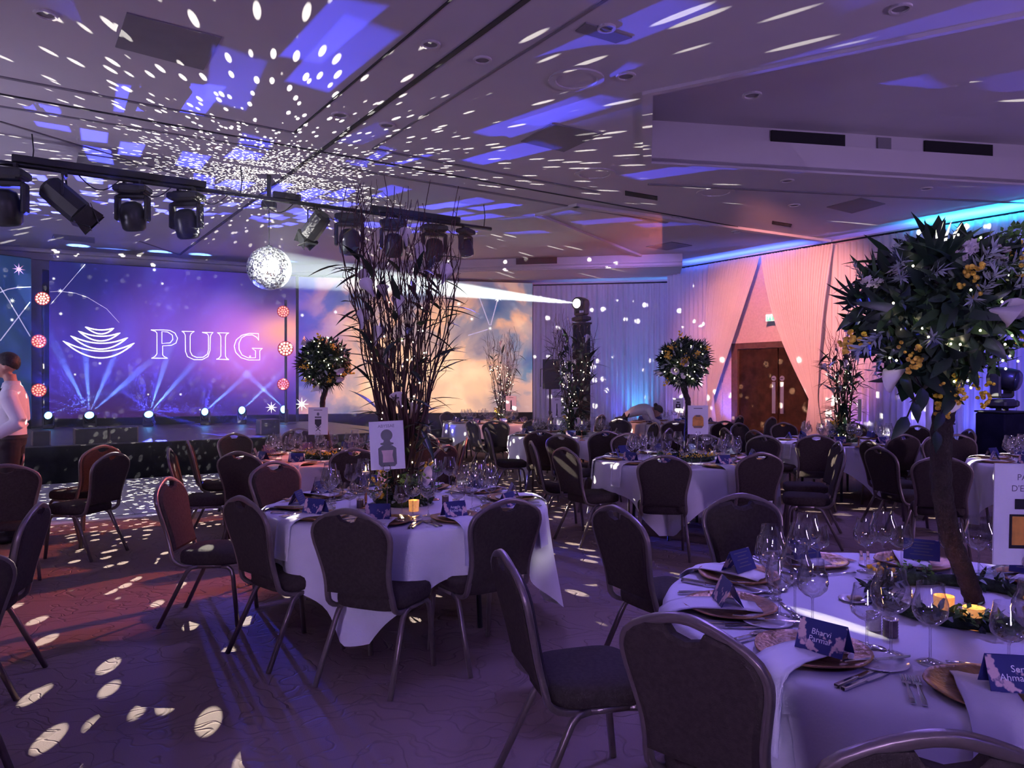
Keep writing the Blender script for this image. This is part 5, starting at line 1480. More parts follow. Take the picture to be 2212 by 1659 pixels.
def small_topiary(key, px0, py0, stem, head_px, head_py, Rpx, label, seed):
    x, y = TBL[key][0], TBL[key][1]; rnd = random.Random(seed)
    b_ = Vector(((px0-1106)/F*y, y, TZ)); root = empty('leaf_topiary', b_); tag(root, label, 'topiary')
    wm = Matrix.Translation(b_).inverted()
    H = wm @ at(head_px, head_py, y); R = Rpx/F*y*0.80
    pts = [wm @ at(a, c, y) for a, c in stem]; pts[0] = Vector((0, 0, 0))
    obj('stem', trunk_mesh(pts+[H], 0.028, 0.030, 'stem'), root)
    mb = MB(); mb.ball(H, R*0.85, 16, 10); mb.build('moss_ball', M['moss'], root)
    mb = MB()
    for k in range(1300):
        n_ = rdir(rnd); mb.mi = rnd.choice((0, 0, 1, 1, 2)) if k % 9 else 3
        mb.leaf(H+n_*R*rnd.uniform(0.8, 1.05), n_+rdir(rnd)*0.8, n_, rnd.uniform(0.05, 0.10), rnd.uniform(0.016, 0.032), 0.2, 3)
    o = mb.build('foliage', [M['leaf_dark'], M['leaf_dark'], M['leaf_mid'], M['leaf_silver']], root); o['kind'] = 'stuff'
    for k in range(9):
        n_ = rdir(rnd); n_.y = -abs(n_.y); obj('mimosa_sprig', SP['mimosa'], root, Matrix.Translation(H+n_*R) @ frame(n_+rdir(rnd)*.6, Vector((0, 0, 1))))
    for k in range(7):
        n_ = rdir(rnd); n_.y = -abs(n_.y); kd = ('white_blossom', 'white') if k % 2 else ('calla_flower', 'calla')
        obj(kd[0], SP[kd[1]], root, Matrix.Translation(H+n_*R) @ frame(n_+rdir(rnd)*.4, Vector((0, 0, 1))))
    for k in range(12):
        n_ = rdir(rnd); n_.y = -abs(n_.y)*0.6; n_.normalize()
        obj('palm_frond', FROND, root, Matrix.Translation(H+n_*R*0.95) @ frame(n_+rdir(rnd)*.3, n_.orthogonal()))
    mb = MB()
    for k in range(34):
        n_ = rdir(rnd); n_.y = -abs(n_.y); mb.ball(H+n_*R*rnd.uniform(1.05, 1.2), 0.0055, 6, 4)
    o = mb.build('fairy_lights', M['fairy'], root); o['kind'] = 'stuff'
    w0 = empty('table_wreath', (b_.x, b_.y, TZ)); tag(w0, 'leafy wreath with yellow mimosa round the stem on '+TBL[key][3], 'wreath', 'wreaths on the topiary tables')
    wreath(w0, 0.26, rnd, False)
    for k in range(4):
        a = -PI/2+rnd.uniform(-1.2, 1.2); obj('mimosa_sprig', SP['mimosa'], w0, Matrix.Translation((0.24*math.cos(a), 0.24*math.sin(a), 0.06)) @ Matrix.Rotation(a+1.2, 4, 'Z'))
small_topiary('T4', 716, 985, [(716, 988), (708, 950), (698, 905), (697, 865), (703, 840)], 702, 782, 58, 'round leafy topiary on a thin stem beside the dance floor', 41)
small_topiary('T3', 1483, 985, [(1483, 990), (1483, 940), (1486, 895), (1486, 865), (1480, 845)], 1476, 782, 55, 'round leafy topiary on a thin hooked stem near the amber bottle card', 42)

# ---------------------------------------------------------------- tall willow arrangements
def willow(n_branch, seed, leaves, Ht, spread, fairy_r, nfairy, callas, lsc=1.25):
    rnd = random.Random(seed); root = empty('willow_arrangement')
    def rad(t): return 0.05+spread*min(1.0, (t/0.66)**1.1)
    tips = []
    for k in range(n_branch):
        ph = rnd.uniform(0, 2*PI); q = math.sqrt(rnd.uniform(0.1, 1.0)); h = Ht*rnd.uniform(0.72, 1.0)
        wv, wp, tw = rnd.uniform(5, 9), rnd.uniform(0, 6), rnd.uniform(-0.7, 0.7)
        def pt(t, amp=1.0, h=h, ph=ph, q=q, wv=wv, wp=wp, tw=tw):
            z = h*t; r_ = rad(z/Ht)*q; a = ph+tw*t
            wob = (0.012+0.030*t*t)*amp
            return Vector((r_*math.cos(a)+wob*math.sin(wv*t*2+wp), r_*math.sin(a)+wob*math.cos(wv*t*2.3+wp*2), z))
        m_ = 20; pts = [pt(i/m_) for i in range(m_+1)]
        mb = MB(); mb.tube(pts, [lerp(0.0085, 0.0022, (i/m_)**0.8) for i in range(m_+1)], 5)
        for s in range(3):                            # curly side twigs
            t0 = rnd.uniform(0.35, 0.9); p0 = pt(t0); a = rnd.uniform(0, 2*PI); L_ = rnd.uniform(0.18, 0.36)
            d_ = Vector((math.cos(a)*0.55, math.sin(a)*0.55, 1)); cw, cp = rnd.uniform(8, 14), rnd.uniform(0, 6)
            mb.tube([p0+d_*(L_*u*0.8)+Vector((math.sin(cw*u+cp)-math.sin(cp), math.cos(cw*u+cp)-math.cos(cp), 0))*0.022*u for u in [i/9 for i in range(10)]], [lerp(0.0032, 0.0012, i/9) for i in range(10)], 4)
        mb.build('branch', M['willow'], root, True); tips.append(pt)
    for k in range(leaves):
        t = rnd.uniform(0.12, 0.86); p = rnd.choice(tips)(t); out = Vector((p.x, p.y, 0)).normalized() if Vector((p.x, p.y, 0)).length > 1e-3 else Vector((1, 0, 0))
        d_ = out*0.8+rdir(rnd)*0.5+Vector((0, 0, rnd.uniform(-.2, .6)))
        L_ = LV[2] if rnd.random() < 0.8 else LV[3]
        s = rnd.uniform(0.8, 1.3)*lsc
        obj('leaf', L_, root, Matrix.Translation(p) @ frame(d_, Vector((0, 0, 1))) @ Matrix.Diagonal((s, s, s, 1)))
    for k in range(callas):
        t = rnd.uniform(0.15, 0.9); p = rnd.choice(tips)(t); out = Vector((p.x, -abs(p.y), 0.5))
        obj('calla_flower', SP['calla'], root, Matrix.Translation(p) @ frame(out+rdir(rnd)*0.4+Vector((0, 0, .4)), Vector((0, -1, 0))))
    mb = MB()
    for k in range(nfairy):
        t = rnd.uniform(0.05, 0.72); p = rnd.choice(tips)(t); mb.ball(p+rdir(rnd)*0.012, fairy_r, 6, 4)
    o = mb.build('fairy_lights', M['fairy'], root); o['kind'] = 'stuff'
    return root
def base_flowers(key, loc, label, rnd, cnt=16):
    w0 = empty('table_posy', loc); tag(w0, label, 'flowers', 'posies round the willow stems')
    wreath(w0, 0.17, rnd, False)
    for k in range(cnt):
        a = rnd.uniform(0, 2*PI); kd = rnd.choice((('mimosa_sprig', 'mimosa'), ('boxwood_sprig', 'box'), ('calla_flower', 'calla'), ('silver_sprig', 'silver'), ('white_blossom', 'white')))
        Mx = Matrix.Translation((0.10*math.cos(a), 0.10*math.sin(a), rnd.uniform(0.04, 0.22))) @ frame(Vector((math.cos(a), math.sin(a), 0.6)), Vector((0, 0, 1))) @ Matrix.Diagonal((1.2, 1.2, 1.2, 1))
        obj(kd[0], SP[kd[1]], w0, Mx)
    mb = MB()
    for k in range(170):
        a = rnd.uniform(0, 2*PI); z = rnd.uniform(0.03, 0.24); n_ = Vector((math.cos(a), math.sin(a), 0.4)); mb.mi = rnd.choice((0, 0, 1))
        mb.leaf(Vector((0.08*math.cos(a), 0.08*math.sin(a), z)), n_+rdir(rnd)*.6, (0, 0, 1), rnd.uniform(0.06, 0.11), rnd.uniform(0.02, 0.035), 0.35, 3)
    o = mb.build('greenery', [M['leaf_dark'], M['leaf_mid']], w0); o['kind'] = 'stuff'
wil = willow(72, 5, 170, 2.25, 0.34, 0.0055, 60, 13)
x, y = at(872, 1050, 5.1).x, 5.10
wil.location = (x, y, TZ); tag(wil, 'very tall bunch of dark curly willow branches with callas and tiny lights', 'branches')
base_flowers('T1', (x, y, TZ), 'green and yellow posy at the foot of the very tall willow branches', random.Random(8), 20)
wl2 = willow(40, 15, 230, 1.95, 0.36, 0.0065, 80, 8)
p = at(1240, 940, 11.7); wl2.location = (p.x, p.y, TZ); tag(wl2, 'leafy willow branches with strings of tiny lights before the black light tower', 'branches')
base_flowers('T5', (p.x, p.y, TZ), 'green posy at the foot of the branches before the black light tower', random.Random(9), 10)
o = copy_tree(wl2); p = at(1085, 905, 15.3); o.location = (p.x, p.y, TZ); o.rotation_euler = (0, 0, 2.0); o.scale = (0.92, 0.92, 1.0)
for ch in list(o.children):
    if ch.name.startswith('leaf') and random.random() < 0.7: bpy.data.objects.remove(ch)
tag(o, 'reddish willow branches lit warm in front of the cloud screen', 'branches')
base_flowers('T6', (p.x, p.y, TZ), 'orange tinted posy at the foot of the reddish branches below the cloud screen', random.Random(10), 8)
wl3 = willow(26, 25, 220, 1.75, 0.16, 0.0065, 60, 4)
p = at(1822, 940, 10.4); wl3.location = (p.x, p.y, TZ); tag(wl3, 'narrow column of leafy willow branches with lights before the pink drapes', 'branches')
base_flowers('T8', (p.x, p.y, TZ), 'dark posy at the foot of the narrow branch column before the pink drapes', random.Random(11), 10)

# ---------------------------------------------------------------- picture cards on clip stands
def card_stand(key, px, py0, py1, Y, rz, label, art, roll=0.0, lines=None):
    W_, H_ = 0.21, 0.297
    zc = CH-((py0+py1)/2-HZ)/F*Y; X = (px-1106)/F*Y
    st = empty('card_stand', (X, Y, TZ), rz); tag(st, 'slim clip stand, '+label, 'stand', 'clip stands for the picture cards')
    mb = MB(); mb.lathe([(0.04, 0), (0.04, 0.004), (0.012, 0.010), (0.004, 0.014)], 16); mb.build('foot', M['steel'], st, True)
    hz = zc-H_/2-TZ
    mb = MB(); mb.tube([(0, 0.006, 0.012), (0, 0.006, hz)], 0.0035, 6); mb.build('rod', M['steel'], st)
    mb = MB(); mb.tube([(0.022*math.cos(a), -0.002, hz+0.012+0.022*math.sin(a)) for a in [PI*0.75+i*PI*1.5/10 for i in range(11)]], 0.003, 5); mb.build('clip', M['steel'], st)
    c = empty('picture_card', (X, Y, zc), rz); c.rotation_euler = (0, roll, rz); tag(c, label, 'card', 'picture cards on clip stands')
    mb = MB(); mb.box((0, 0.004, 0), (W_, 0.004, H_)); mb.build('board', M['card_white'], c)
    if lines is None: lines = [(-0.045, 0.045, 0.118)]
    for L_ in lines:
        if isinstance(L_[0], str):
            me = text_mesh(L_[0], L_[1], L_[4] if len(L_) > 4 else 'CENTER'); me.materials.append(M['card_grey'])
            obj('printed_title', me, c, Matrix.Translation((L_[2], 0.0012, L_[3])) @ Matrix.Rotation(PI/2, 4, 'X'))
        else:
            mb = MB(); mb.box(((L_[0]+L_[1])/2, 0.0015, L_[2]), (L_[1]-L_[0], 0.001, 0.008)); mb.build('printed_title', M['card_grey'], c)
    Rf = Matrix.Rotation(PI/2, 4, 'X')
    def flat(poly, m, y=0.0012, nm='printed_bottle'):
        mb = MB(); mb.add([Vector((a, y, b_)) for a, b_ in poly], [tuple(range(len(poly)))]); mb.build(nm, M[m], c)
    def disc(cx, cz, rx, rz_, n=20): return [(cx+rx*math.cos(2*PI*i/n), cz+rz_*math.sin(2*PI*i/n)) for i in range(n)]
    if art == 'flask':
        flat(disc(0, 0.062, 0.036, 0.036), 'card_ink'); flat([(-.018, .032), (.018, .032), (.022, .018), (.040, .014), (.040, .006), (.022, .0), (-.022, .0), (-.040, .006), (-.040, .014), (-.022, .018)], 'card_ink')
        flat([(-.03, .0), (.03, .0), (.055, -.018), (.055, -.115), (.042, -.13), (-.042, -.13), (-.055, -.115), (-.055, -.018)], 'card_ink')
        flat([(-.036, -.03), (.036, -.03), (.030, -.06), (.038, -.105), (-.030, -.105), (-.028, -.06)], 'rose_ink', 0.0006, 'printed_label')
    elif art == 'amber':
        flat([(-.035, .045), (.035, .045), (.055, .02), (.058, -.06), (.04, -.085), (-.04, -.085), (-.058, -.06), (-.055, .02)], 'amber_ink'); flat([(-.025, .05), (.025, .05), (.025, .03), (-.025, .03)], 'table_wood', 0.0006)
        flat([(-.048, -.062), (.048, -.062), (.04, -.083), (-.04, -.083)], 'table_wood', 0.0006, 'printed_base')
    elif art == 'tall':
        flat([(0, .07), (.012, .055), (.012, -.01), (.02, -.06), (.014, -.10), (.028, -.12), (-.028, -.12), (-.016, -.10), (-.012, -.02), (-.012, .05)], 'card_ink')
    elif art == 'square':
        flat([(-.03, .07), (.03, .07), (.03, .045), (-.03, .045)], 'card_ink'); flat([(-.045, .03), (.045, .03), (.045, -.06), (-.045, -.06)], 'card_ink'); flat([(-.02, .01), (.02, .01), (.02, -.03), (-.02, -.03)], 'card_white', 0.0006, 'printed_label')
    elif art == 'urn':
        flat(disc(0, 0.075, 0.014, 0.018), 'card_grey'); flat([(-.035, .05), (.035, .05), (.035, .03), (-.035, .03)], 'card_grey'); flat([(-.035, .02), (.035, .02), (.035, -.03), (.0, -.075), (-.035, -.03)], 'card_ink')
        flat([(-.03, -.06), (-.02, -.06), (.03, -.11), (.02, -.11)], 'card_ink'); flat([(.03, -.06), (.02, -.06), (-.03, -.11), (-.02, -.11)], 'card_ink')
    elif art == 'frame':
        flat([(-.045, .045), (.10, .045), (.10, .015), (-.045, .015)], 'card_ink'); flat([(-.06, .0), (.10, .0), (.10, -.10), (-.06, -.10)], 'card_ink'); flat([(-.052, -.006), (.10, -.006), (.10, -.09), (-.052, -.09)], 'amber_ink', 0.0006, 'printed_label')
card_stand('T1', 836, 910, 1014, 4.62, 0.06, 'tilted white card with a dark round-stoppered flask and a printed title', 'flask', -0.05, [('ABYSSAE', 0.026, 0.0, 0.118)])
card_stand('T2', 2226, 1002, 1222, 2.20, 0.0, 'white card with two lines of print beside the big topiary', 'frame', 0.02, [('PA', 0.026, -0.040, 0.108, 'LEFT'), ("D'EI", 0.026, -0.056, 0.075, 'LEFT')])
card_stand('T3', 1508, 876, 938, 7.75, 0.0, 'white card with an amber bottle', 'amber')
card_stand('T4', 687, 881, 938, 8.15, 0.05, 'white card with a dark urn bottle behind the thin topiary stem', 'urn')
card_stand('T5', 1203, 858, 903, 11.4, 0.85, 'white card with a slim dark bottle before the black light tower', 'tall')
card_stand('T6', 1104, 855, 888, 14.9, 0.1, 'small white card with a dark bottle below the cloud screen', 'tall')
card_stand('T7', 1465, 858, 893, 15.0, -0.1, 'small pinkish card with a square dark bottle near the bending waiter', 'square')
card_stand('T8', 1858, 866, 906, 10.1, 1.35, 'card seen edge-on before the pink drapes', 'square')

# ---------------------------------------------------------------- candles, salt and pepper
def floating_candle(loc, label, lit=True):
    t = empty('candle_glass', loc); tag(t, label, 'candle', 'tall floating candles')
    mb = MB(); mb.lathe([(0.048, 0), (0.048, 0.006), (0.012, 0.014), (0.008, 0.03), (0.010, 0.06), (0.007, 0.10), (0.014, 0.125), (0.020, 0.14)], 14); mb.build('stem', M['copper'], t, True)
    mb = MB(); mb.lathe([(0.018, 0.138), (0.032, 0.165), (0.037, 0.20), (0.034, 0.25), (0.029, 0.29)], 16, cap=False); mb.build('glass', M['glass'], t, True)
    mb = MB(); mb.lathe([(0.016, 0.142), (0.030, 0.166), (0.034, 0.20), (0.033, 0.225), (0.001, 0.225)], 14); mb.build('water', M['water_glass'], t, True)
    mb = MB(); mb.lathe([(0.022, 0.222), (0.024, 0.238), (0.001, 0.240)], 14); mb.build('candle', M['wax'], t, True)
    mb = MB(); mb.lathe([(0.001, 0.240), (0.0045, 0.250), (0.0035, 0.262), (0.0005, 0.274)], 8); mb.build('flame', M['flame'], t, True)
    if lit: lamp('candle_light', 'POINT', Vector(loc)+Vector((0, 0, 0.29)), 0.35, (1, 0.55, 0.22), radius=0.01)
def votive(loc, label, s=1.0):
    t = empty('votive_holder', loc); tag(t, label, 'candle', 'gold votives on the tables')
    mb = MB(); mb.lathe([(0.030*s, 0), (0.031*s, 0.004), (0.034*s, 0.07*s), (0.032*s, 0.07*s), (0.028*s, 0.008), (0.001, 0.008)], 16, cap=False); mb.build('cup', M['votive_gold'], t, True)
    mb = MB(); mb.lathe([(0.022*s, 0.008), (0.022*s, 0.026), (0.001, 0.026)], 12); mb.build('tealight', M['wax'], t)
    mb = MB(); mb.lathe([(0.001, 0.026), (0.005, 0.036), (0.0005, 0.056)], 8); mb.build('flame', M['flame'], t, True)
    lamp('votive_light', 'POINT', Vector(loc)+Vector((0, 0, 0.085)), 0.30, (1, 0.45, 0.14), radius=0.01)
def shaker(loc, m, label):
    t = empty('cruet_jar', loc); tag(t, label, 'jar', 'salt and pepper jars')
    prof = [(0.0, 0.001)]
    for i in range(13): prof.append((0.022+(0.0018 if i % 2 else 0), 0.002+i*0.0045))
    mb = MB(); mb.lathe([(max(a, 0.001), b_) for a, b_ in prof], 18, cap=False); mb.build('ribbed_jar', M[m], t, True)
    mb = MB(); mb.lathe([(0.023, 0.056), (0.024, 0.060), (0.018, 0.060), (0.017, 0.052), (0.001, 0.052)], 18, cap=False); mb.build('rim', M['steel'], t, True)
p = on_z(790, 1097, TZ); floating_candle(p, 'tall copper-stemmed floating candle beside the tilted flask card')
p = on_z(935, 1080, TZ); floating_candle(p, 'tall copper-stemmed floating candle beside the brown cruet jar')
p = on_z(894, 1104, TZ); votive(p, 'small gold votive at the foot of the very tall willow branches')
p = on_z(2105, 1357, TZ); votive(p, 'glowing gold votive inside the wreath of the big topiary')
p = on_z(2040, 1330, TZ); votive(p, 'gold votive half hidden behind a wine glass at the big topiary')
p = on_z(1888, 1362, TZ); shaker(p, 'salt_glass', 'pale ribbed salt jar beside the big topiary wreath')
p = on_z(1924, 1376, TZ); shaker(p, 'pepper_dark', 'dark ribbed pepper jar beside the big topiary wreath')
p = on_z(962, 1090, TZ); shaker(p, 'pepper_dark', 'brown cruet jar beside a copper-stemmed candle')
p = on_z(778, 1098, TZ); shaker(p, 'pepper_dark', 'dark cruet jar beside the tilted flask card')
p = on_z(985, 1098, TZ); shaker(p, 'salt_glass', 'white cruet jar near the copper-stemmed candles')
for px, py, Yk in ((1774, 945, 'a'), (1855, 948, 'b')):
    p = on_z(px, py+18, TZ); floating_candle(p, 'tall floating candle on the table with the leafy branch column, %s' % ('toward the tied drapes' if Yk == 'a' else 'beside the edge-on card'), False)
p = on_z(1190, 952, TZ); floating_candle(p, 'tall floating candle beside the slim bottle card', False); p = on_z(1257, 952, TZ); floating_candle(p, 'tall floating candle behind the lit leafy branches', False)
bd = empty('butter_dish', on_z(1847, 1298, TZ)); tag(bd, 'small white dish with a pat of butter by the big topiary wreath', 'dish')
obj('dish', SPLATE, bd, Matrix.Diagonal((0.7, 0.7, 1, 1))); mb = MB(); mb.bbox((0, 0, 0.012), (0.05, 0.03, 0.012), 0.003); mb.build('butter', M['butter'], bd)

# ================================================================ people
def remesh(mb, name, vox, mats, pick, parent):
    me = mb.mesh(name+'_raw', mats); o = obj(name, me)
    fix_normals(o)
    md = o.modifiers.new('r', 'REMESH'); md.mode = 'VOXEL'; md.voxel_size = vox
    sm_ = o.modifiers.new('s', 'SMOOTH'); sm_.factor = 0.5; sm_.iterations = 4
    dg = bpy.context.evaluated_depsgraph_get(); dg.update()
    m2 = bpy.data.meshes.new_from_object(o.evaluated_get(dg)); m2.name = name
    bpy.data.objects.remove(o)
    m2.materials.clear()
    for q in mats: m2.materials.append(q)
    m2.polygons.foreach_set('material_index', [pick(p.center) for p in m2.polygons])
    m2.polygons.foreach_set('use_smooth', [True]*len(m2.polygons)); m2.update()
    return obj(name, m2, parent)
def ell_loft(mb, secs, n=20):
    """secs: (centre, rx, ry, forward tilt axis already world) horizontal ellipses"""
    mb.loft([[Vector(c)+Vector((rx*math.cos(2*PI*j/n), ry*math.sin(2*PI*j/n), 0)) for j in range(n)] for c, rx, ry in secs])
def hand(mb, wrist, d, side_ax, thumb_sign, curl=0.5):
    d = Vector(d).normalized(); s = Vector(side_ax); s = (s-d*s.dot(d)).normalized(); nrm = d.cross(s)
    w_ = Vector(wrist)
    rings = []
    for t, a, b_ in ((-0.01, 0.026, 0.020), (0.03, 0.036, 0.017), (0.07, 0.041, 0.015), (0.092, 0.038, 0.012)):
        rings.append([w_+d*t+s*(a*math.cos(2*PI*j/10))+nrm*(b_*math.sin(2*PI*j/10)) for j in range(10)])
    mb.loft(rings)
    for k, L_ in enumerate((0.066, 0.076, 0.070, 0.055)):
        p0 = w_+d*0.085+s*(0.028-0.0185*k)*thumb_sign; pts = [p0]
        ang = 0.15
        for q in range(3):
            ang += curl*0.55; pts.append(pts[-1]+(d*math.cos(ang)+nrm*math.sin(ang))*L_/3)
        mb.tube(pts, [0.0092, 0.009, 0.0085, 0.0075], 8)
    p0 = w_+d*0.02+s*0.028*thumb_sign
    mb.tube([p0, p0+(d*0.6+s*0.7*thumb_sign+nrm*.2).normalized()*0.035, p0+(d*0.9+s*0.5*thumb_sign+nrm*.4).normalized()*0.068], [0.012, 0.0105, 0.0085], 8)
def head(mb, c, fwd, up, s=1.0):
    f = Vector(fwd).normalized(); u = Vector(up); u = (u-f*u.dot(f)).normalized(); r = f.cross(u)
    B = Matrix(((r.x, f.x, u.x, c[0]), (r.y, f.y, u.y, c[1]), (r.z, f.z, u.z, c[2]), (0, 0, 0, 1)))
    def e(p, rad):
        b2 = MB(); b2.ball((0, 0, 0), 1.0, 16, 12); mb.add([B @ (Vector(p)*s+Vector((v[0]*rad[0], v[1]*rad[1], v[2]*rad[2]))*s) for v in b2.v], b2.f)
    e((0, -0.005, 0.03), (0.077, 0.096, 0.092)); e((0, 0.03, -0.025), (0.062, 0.070, 0.075)); e((0, 0.062, -0.085), (0.034, 0.030, 0.026))
    e((0, 0.100, -0.018), (0.013, 0.018, 0.020)); e((0, 0.096, 0.004), (0.009, 0.012, 0.022)); e((0, 0.085, -0.056), (0.025, 0.016, 0.007)); e((0, 0.083, -0.068), (0.022, 0.015, 0.007))
    e((0, 0.078, 0.032), (0.050, 0.016, 0.010))
    for sx in (-1, 1): e((sx*0.078, -0.005, -0.012), (0.010, 0.020, 0.032))
    return B
def eyes(B, parent, s=1.0):
    for sx in (-1, 1):
        mb = MB(); c = B @ (Vector((sx*0.031, 0.078, 0.010))*s); mb.ball(c, 0.011*s, 10, 8); mb.build('eye', M['china'], parent, True)
        mb = MB(); c = B @ (Vector((sx*0.031, 0.087, 0.010))*s); mb.ball(c, 0.005*s, 8, 6); mb.build('pupil', M['card_ink'], parent, True)
        mb = MB(); mb.tube([B @ (Vector((sx*(0.018+0.013*k), 0.088-0.003*k, 0.030+0.003*math.sin(k*1.5)))*s) for k in range(3)], 0.0035, 5); mb.build('eyebrow', M['hair'], parent)
def hair_cap(B, parent, s=1.0, long_=False):
    mb = MB(); n, m_ = 24, 12; rings = []
    for i in range(m_+1):
        a = PI*0.62*i/m_+0.001
        ring = []
        for j in range(n):
            b_ = 2*PI*j/n; lo = 1.0
            y = math.sin(b_)
            aa = a*(1.25-0.25*min(1, (y+1)/0.9) if y < -0.1 else 1.0-0.42*max(0, (y+0.1)/1.1)**1.5)+(0.04*math.sin(b_*7) if i == m_ else 0)
            ring.append(B @ (Vector((0.083*math.sin(aa)*math.cos(b_), -0.006+0.103*math.sin(aa)*y, 0.034+0.099*math.cos(aa)))*s))
        rings.append(ring)
    mb.loft(rings, cap=False)
    o = mb.build('hair', M['hair'], parent, True); md = o.modifiers.new('t', 'SOLIDIFY'); md.thickness = 0.012; md.offset = 0.3
    return o

def standing_waiter():
    Y0 = 7.45; X0 = (26-1106)/F*Y0
    root = empty('person', (X0, Y0, 0)); tag(root, 'waiter in white shirt, dark tie and black trousers standing with one hand on a chair', 'person')
    root.rotation_euler = (0, 0, math.radians(112)); root.scale = (1.02,)*3     # local +y is forward; turned to face left and a little to the eye
    mb = MB()
    ell_loft(mb, [((0, 0, 0.93), 0.155, 0.115), ((0, 0, 1.02), 0.168, 0.125), ((0, 0.01, 1.12), 0.172, 0.130), ((0, 0.01, 1.26), 0.185, 0.135), ((0, 0, 1.38), 0.195, 0.125), ((0, -0.01, 1.46), 0.175, 0.10), ((0, -0.01, 1.52), 0.09, 0.075)])
    mb.tube([(0, -0.005, 1.49), (0, 0.01, 1.56), (0, 0.02, 1.62)], [0.066, 0.056, 0.056], 14)
    # arms: sx=-1 is the left arm after turning? local +x is the person's right
    for sx, el, wr in ((-1, (-0.265, -0.12, 1.17), (-0.23, 0.14, 1.02)), (1, (0.265, -0.04, 1.16), (0.25, 0.10, 0.93))):
        mb.tube([(sx*0.165, -0.01, 1.435), (sx*0.215, -0.02, 1.38), tuple(lerp(Vector((sx*0.215, -0.02, 1.38)), Vector(el), 0.5)), el], [0.075, 0.080, 0.072, 0.064], 14)
        mb.tube([el, tuple(lerp(Vector(el), Vector(wr), 0.5)), tuple(lerp(Vector(el), Vector(wr), 0.92)), wr], [0.064, 0.060, 0.050, 0.030], 14)
        d_ = (Vector(wr)-Vector(el)).normalized()+Vector((0, 0.1, -0.25)); hand(mb, wr, d_, (0, 0.6, 0.8), 1 if sx < 0 else 1, 0.6)
    for sx in (-1, 1):
        mb.tube([(sx*0.085, 0, 0.98), (sx*0.095, 0.01, 0.75), (sx*0.10, 0.02, 0.50), (sx*0.10, -0.01, 0.28), (sx*0.10, -0.02, 0.07)], [0.098, 0.092, 0.070, 0.066, 0.058], 14)
        mb.ball((sx*0.105, 0.055, 0.045), (0.048, 0.135, 0.045), 14, 8)
    Bh = head(mb, (0, 0.035, 1.705), (0.10, 1, -0.08), (0, 0, 1))
    def pick(c):
        if c.z > 1.545: return 2
        wl, wrr = Vector((-0.23, 0.14, 1.02)), Vector((0.25, 0.10, 0.93))
        if (c-wl).length < 0.20 and c.y > 0.135: return 2
        if (c-wrr).length < 0.20 and c.z < 0.945 and c.x > 0.19: return 2
        if c.z > 1.03 or (abs(c.x) > 0.19 and c.z > 0.9): return 0
        if c.z < 0.085: return 3
        return 1
    o = remesh(mb, 'body', 0.011, [M['shirt'], M['trousers'], M['skin'], M['black']], pick, root)
    eyes(Bh, root); hair_cap(Bh, root)
    mb = MB(); mb.add([(-0.014, 0.083, 1.50), (0.014, 0.083, 1.50), (0.022, 0.135, 1.44), (0.032, 0.158, 1.20), (0.0, 0.160, 1.14), (-0.032, 0.158, 1.20), (-0.022, 0.135, 1.44)], [(0, 1, 2, 6), (6, 2, 3, 5), (5, 3, 4)])
    t = mb.build('tie', M['tie'], root); md = t.modifiers.new('s', 'SOLIDIFY'); md.thickness = 0.012
    mb = MB(); n = 20
    mb.loft([[Vector((0.068*k*math.cos(2*PI*j/n), 0.005+0.068*k*math.sin(2*PI*j/n), z-(0.018 if math.sin(2*PI*j/n) > 0.8 else 0))) for j in range(n)] for k, z in ((1.0, 1.50), (0.96, 1.555), (1.06, 1.56), (1.28, 1.505))], cap=False); mb.build('collar', M['shirt'], root, True)
    mb = MB(); mb.loft([[Vector((0.176*math.cos(2*PI*j/24), 0.131*math.sin(2*PI*j/24), z)) for j in range(24)] for z in (1.005, 1.04)], cap=False); mb.build('belt', M['black'], root, True)
standing_waiter()

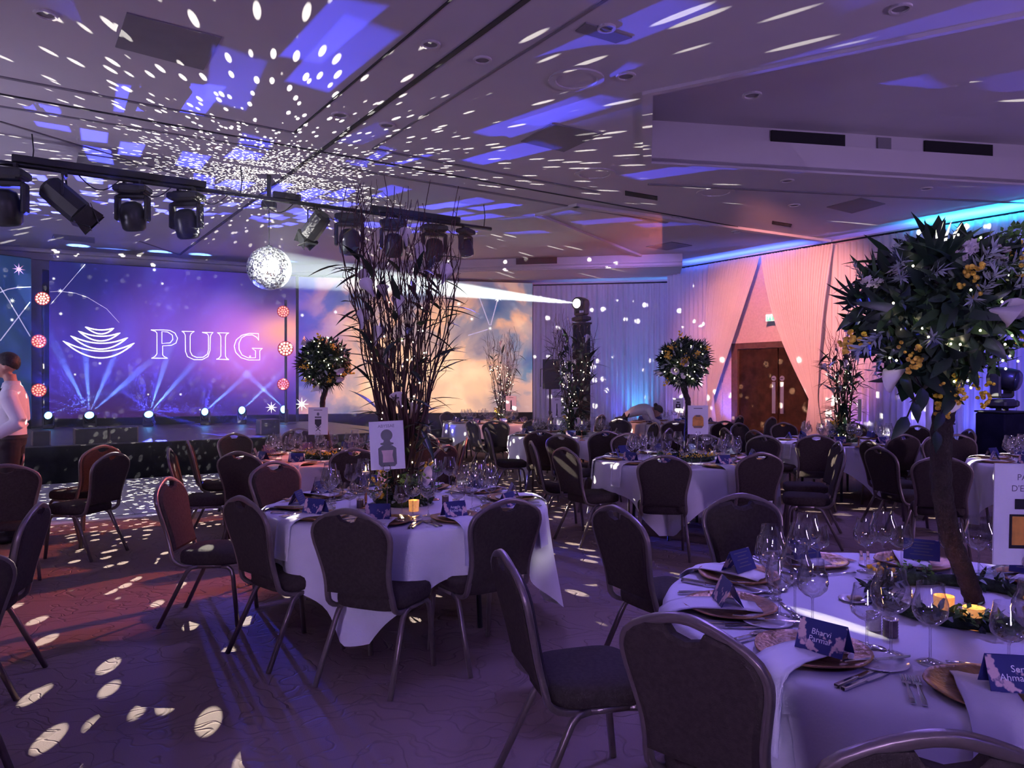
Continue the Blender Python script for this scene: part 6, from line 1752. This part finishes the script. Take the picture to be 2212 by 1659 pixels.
def bending_waiter():
    Y0 = 14.45; X0 = (1348-1106)/F*Y0
    root = empty('person', (X0, Y0, 0)); tag(root, 'waiter in white shirt and dark apron bending low over a laid table', 'person')
    root.rotation_euler = (0, 0, math.radians(-80))        # local +y forward, towards the table
    mb = MB(); n = 18
    secs = [((0, -0.06, 0.86), 0.165, 0.12, 0.2), ((0, 0.0, 0.94), 0.17, 0.125, 0.7), ((0, 0.14, 1.00), 0.155, 0.115, 1.2), ((0, 0.30, 1.04), 0.165, 0.12, 1.4), ((0, 0.44, 1.06), 0.175, 0.105, 1.55), ((0, 0.52, 1.06), 0.085, 0.07, 1.6)]
    mb.loft([[Vector(c)+Vector((rx*math.cos(2*PI*j/n), ry*math.sin(2*PI*j/n)*math.cos(t), -ry*math.sin(2*PI*j/n)*math.sin(t)*-1)) for j in range(n)] for c, rx, ry, t in secs])
    mb.tube([(0, 0.50, 1.06), (0, 0.58, 1.04)], [0.058, 0.052], 12)
    W_ = {}
    for sx, el, wr in ((-1, (-0.22, 0.52, 0.87), (-0.14, 0.66, 0.82)), (1, (0.22, 0.50, 0.86), (0.16, 0.68, 0.80))):
        mb.tube([(sx*0.15, 0.43, 1.05), (sx*0.195, 0.46, 1.0), el], [0.066, 0.062, 0.052], 12); mb.tube([el, wr], [0.052, 0.030], 12)
        W_[sx] = Vector(wr); hand(mb, wr, Vector(wr)-Vector(el)+Vector((0, 0, -.04)), (1, 0, 0), -sx, 0.6)
        mb.tube([(sx*0.085, -0.06, 0.90), (sx*0.09, -0.04, 0.65), (sx*0.095, -0.02, 0.48), (sx*0.095, -0.05, 0.25), (sx*0.095, -0.06, 0.07)], [0.10, 0.088, 0.068, 0.062, 0.050], 12)
        mb.ball((sx*0.1, 0.01, 0.045), (0.045, 0.125, 0.045), 12, 8)
    Bh = head(mb, (0, 0.66, 1.01), (0, 0.55, -0.85), (0, 0.85, 0.5), 0.95)
    def pick(c):
        if c.y > 0.555 and c.z > 0.90 and abs(c.x) < 0.12: return 2
        for q in W_.values():
            if (c-q).length < 0.17 and c.y > q.y-0.012: return 2
        if c.y > 0.06 and c.z > 0.78: return 0
        if c.z < 0.08: return 3
        return 1
    remesh(mb, 'body', 0.012, [M['shirt'], M['trousers'], M['skin'], M['black']], pick, root)
    eyes(Bh, root, 0.95); hair_cap(Bh, root, 0.98)
    mb = MB(); c = Bh @ Vector((0, -0.115, 0.05)); mb.ball(c, 0.04, 12, 8); mb.build('hair_bun', M['hair'], root, True)
bending_waiter()

# ================================================================ haze over the stage and dance floor
HZ_ON = True
if HZ_ON:
    mb = MB(); a = [(-13.6, 9.0), (-2.0, 8.6), (2.2, 11.0), (3.4, 17.4), (0.2, 19.9), (-5.36, 18.72), (-10.02, 16.35), (-10.3, 15.4), (-13.6, 12.0)]
    mb.prism(a, 0.66, 4.16); hz = mb.build('stage_haze', None); fix_normals(hz)
    m = bpy.data.materials.new('haze'); m.use_nodes = True; N = m.node_tree.nodes; L = m.node_tree.links
    N.remove(N['Principled BSDF']); vs_ = N.new('ShaderNodeVolumeScatter'); vs_.inputs['Density'].default_value = 0.012; vs_.inputs['Anisotropy'].default_value = 0.25
    vs_.inputs['Color'].default_value = (0.9, 0.9, 0.95, 1)
    L.new(vs_.outputs[0], N['Material Output'].inputs['Volume'])
    hz.data.materials.clear(); hz.data.materials.append(m)
    tag(hz, 'thin theatrical haze hanging around the stage lights and mirror ball', 'haze', kind='stuff')

for o in list(COL.objects):
    if o.name.split('.')[0] in ('mimosa_sprig', 'silver_sprig', 'boxwood_sprig', 'white_blossom'): o['kind'] = 'stuff'
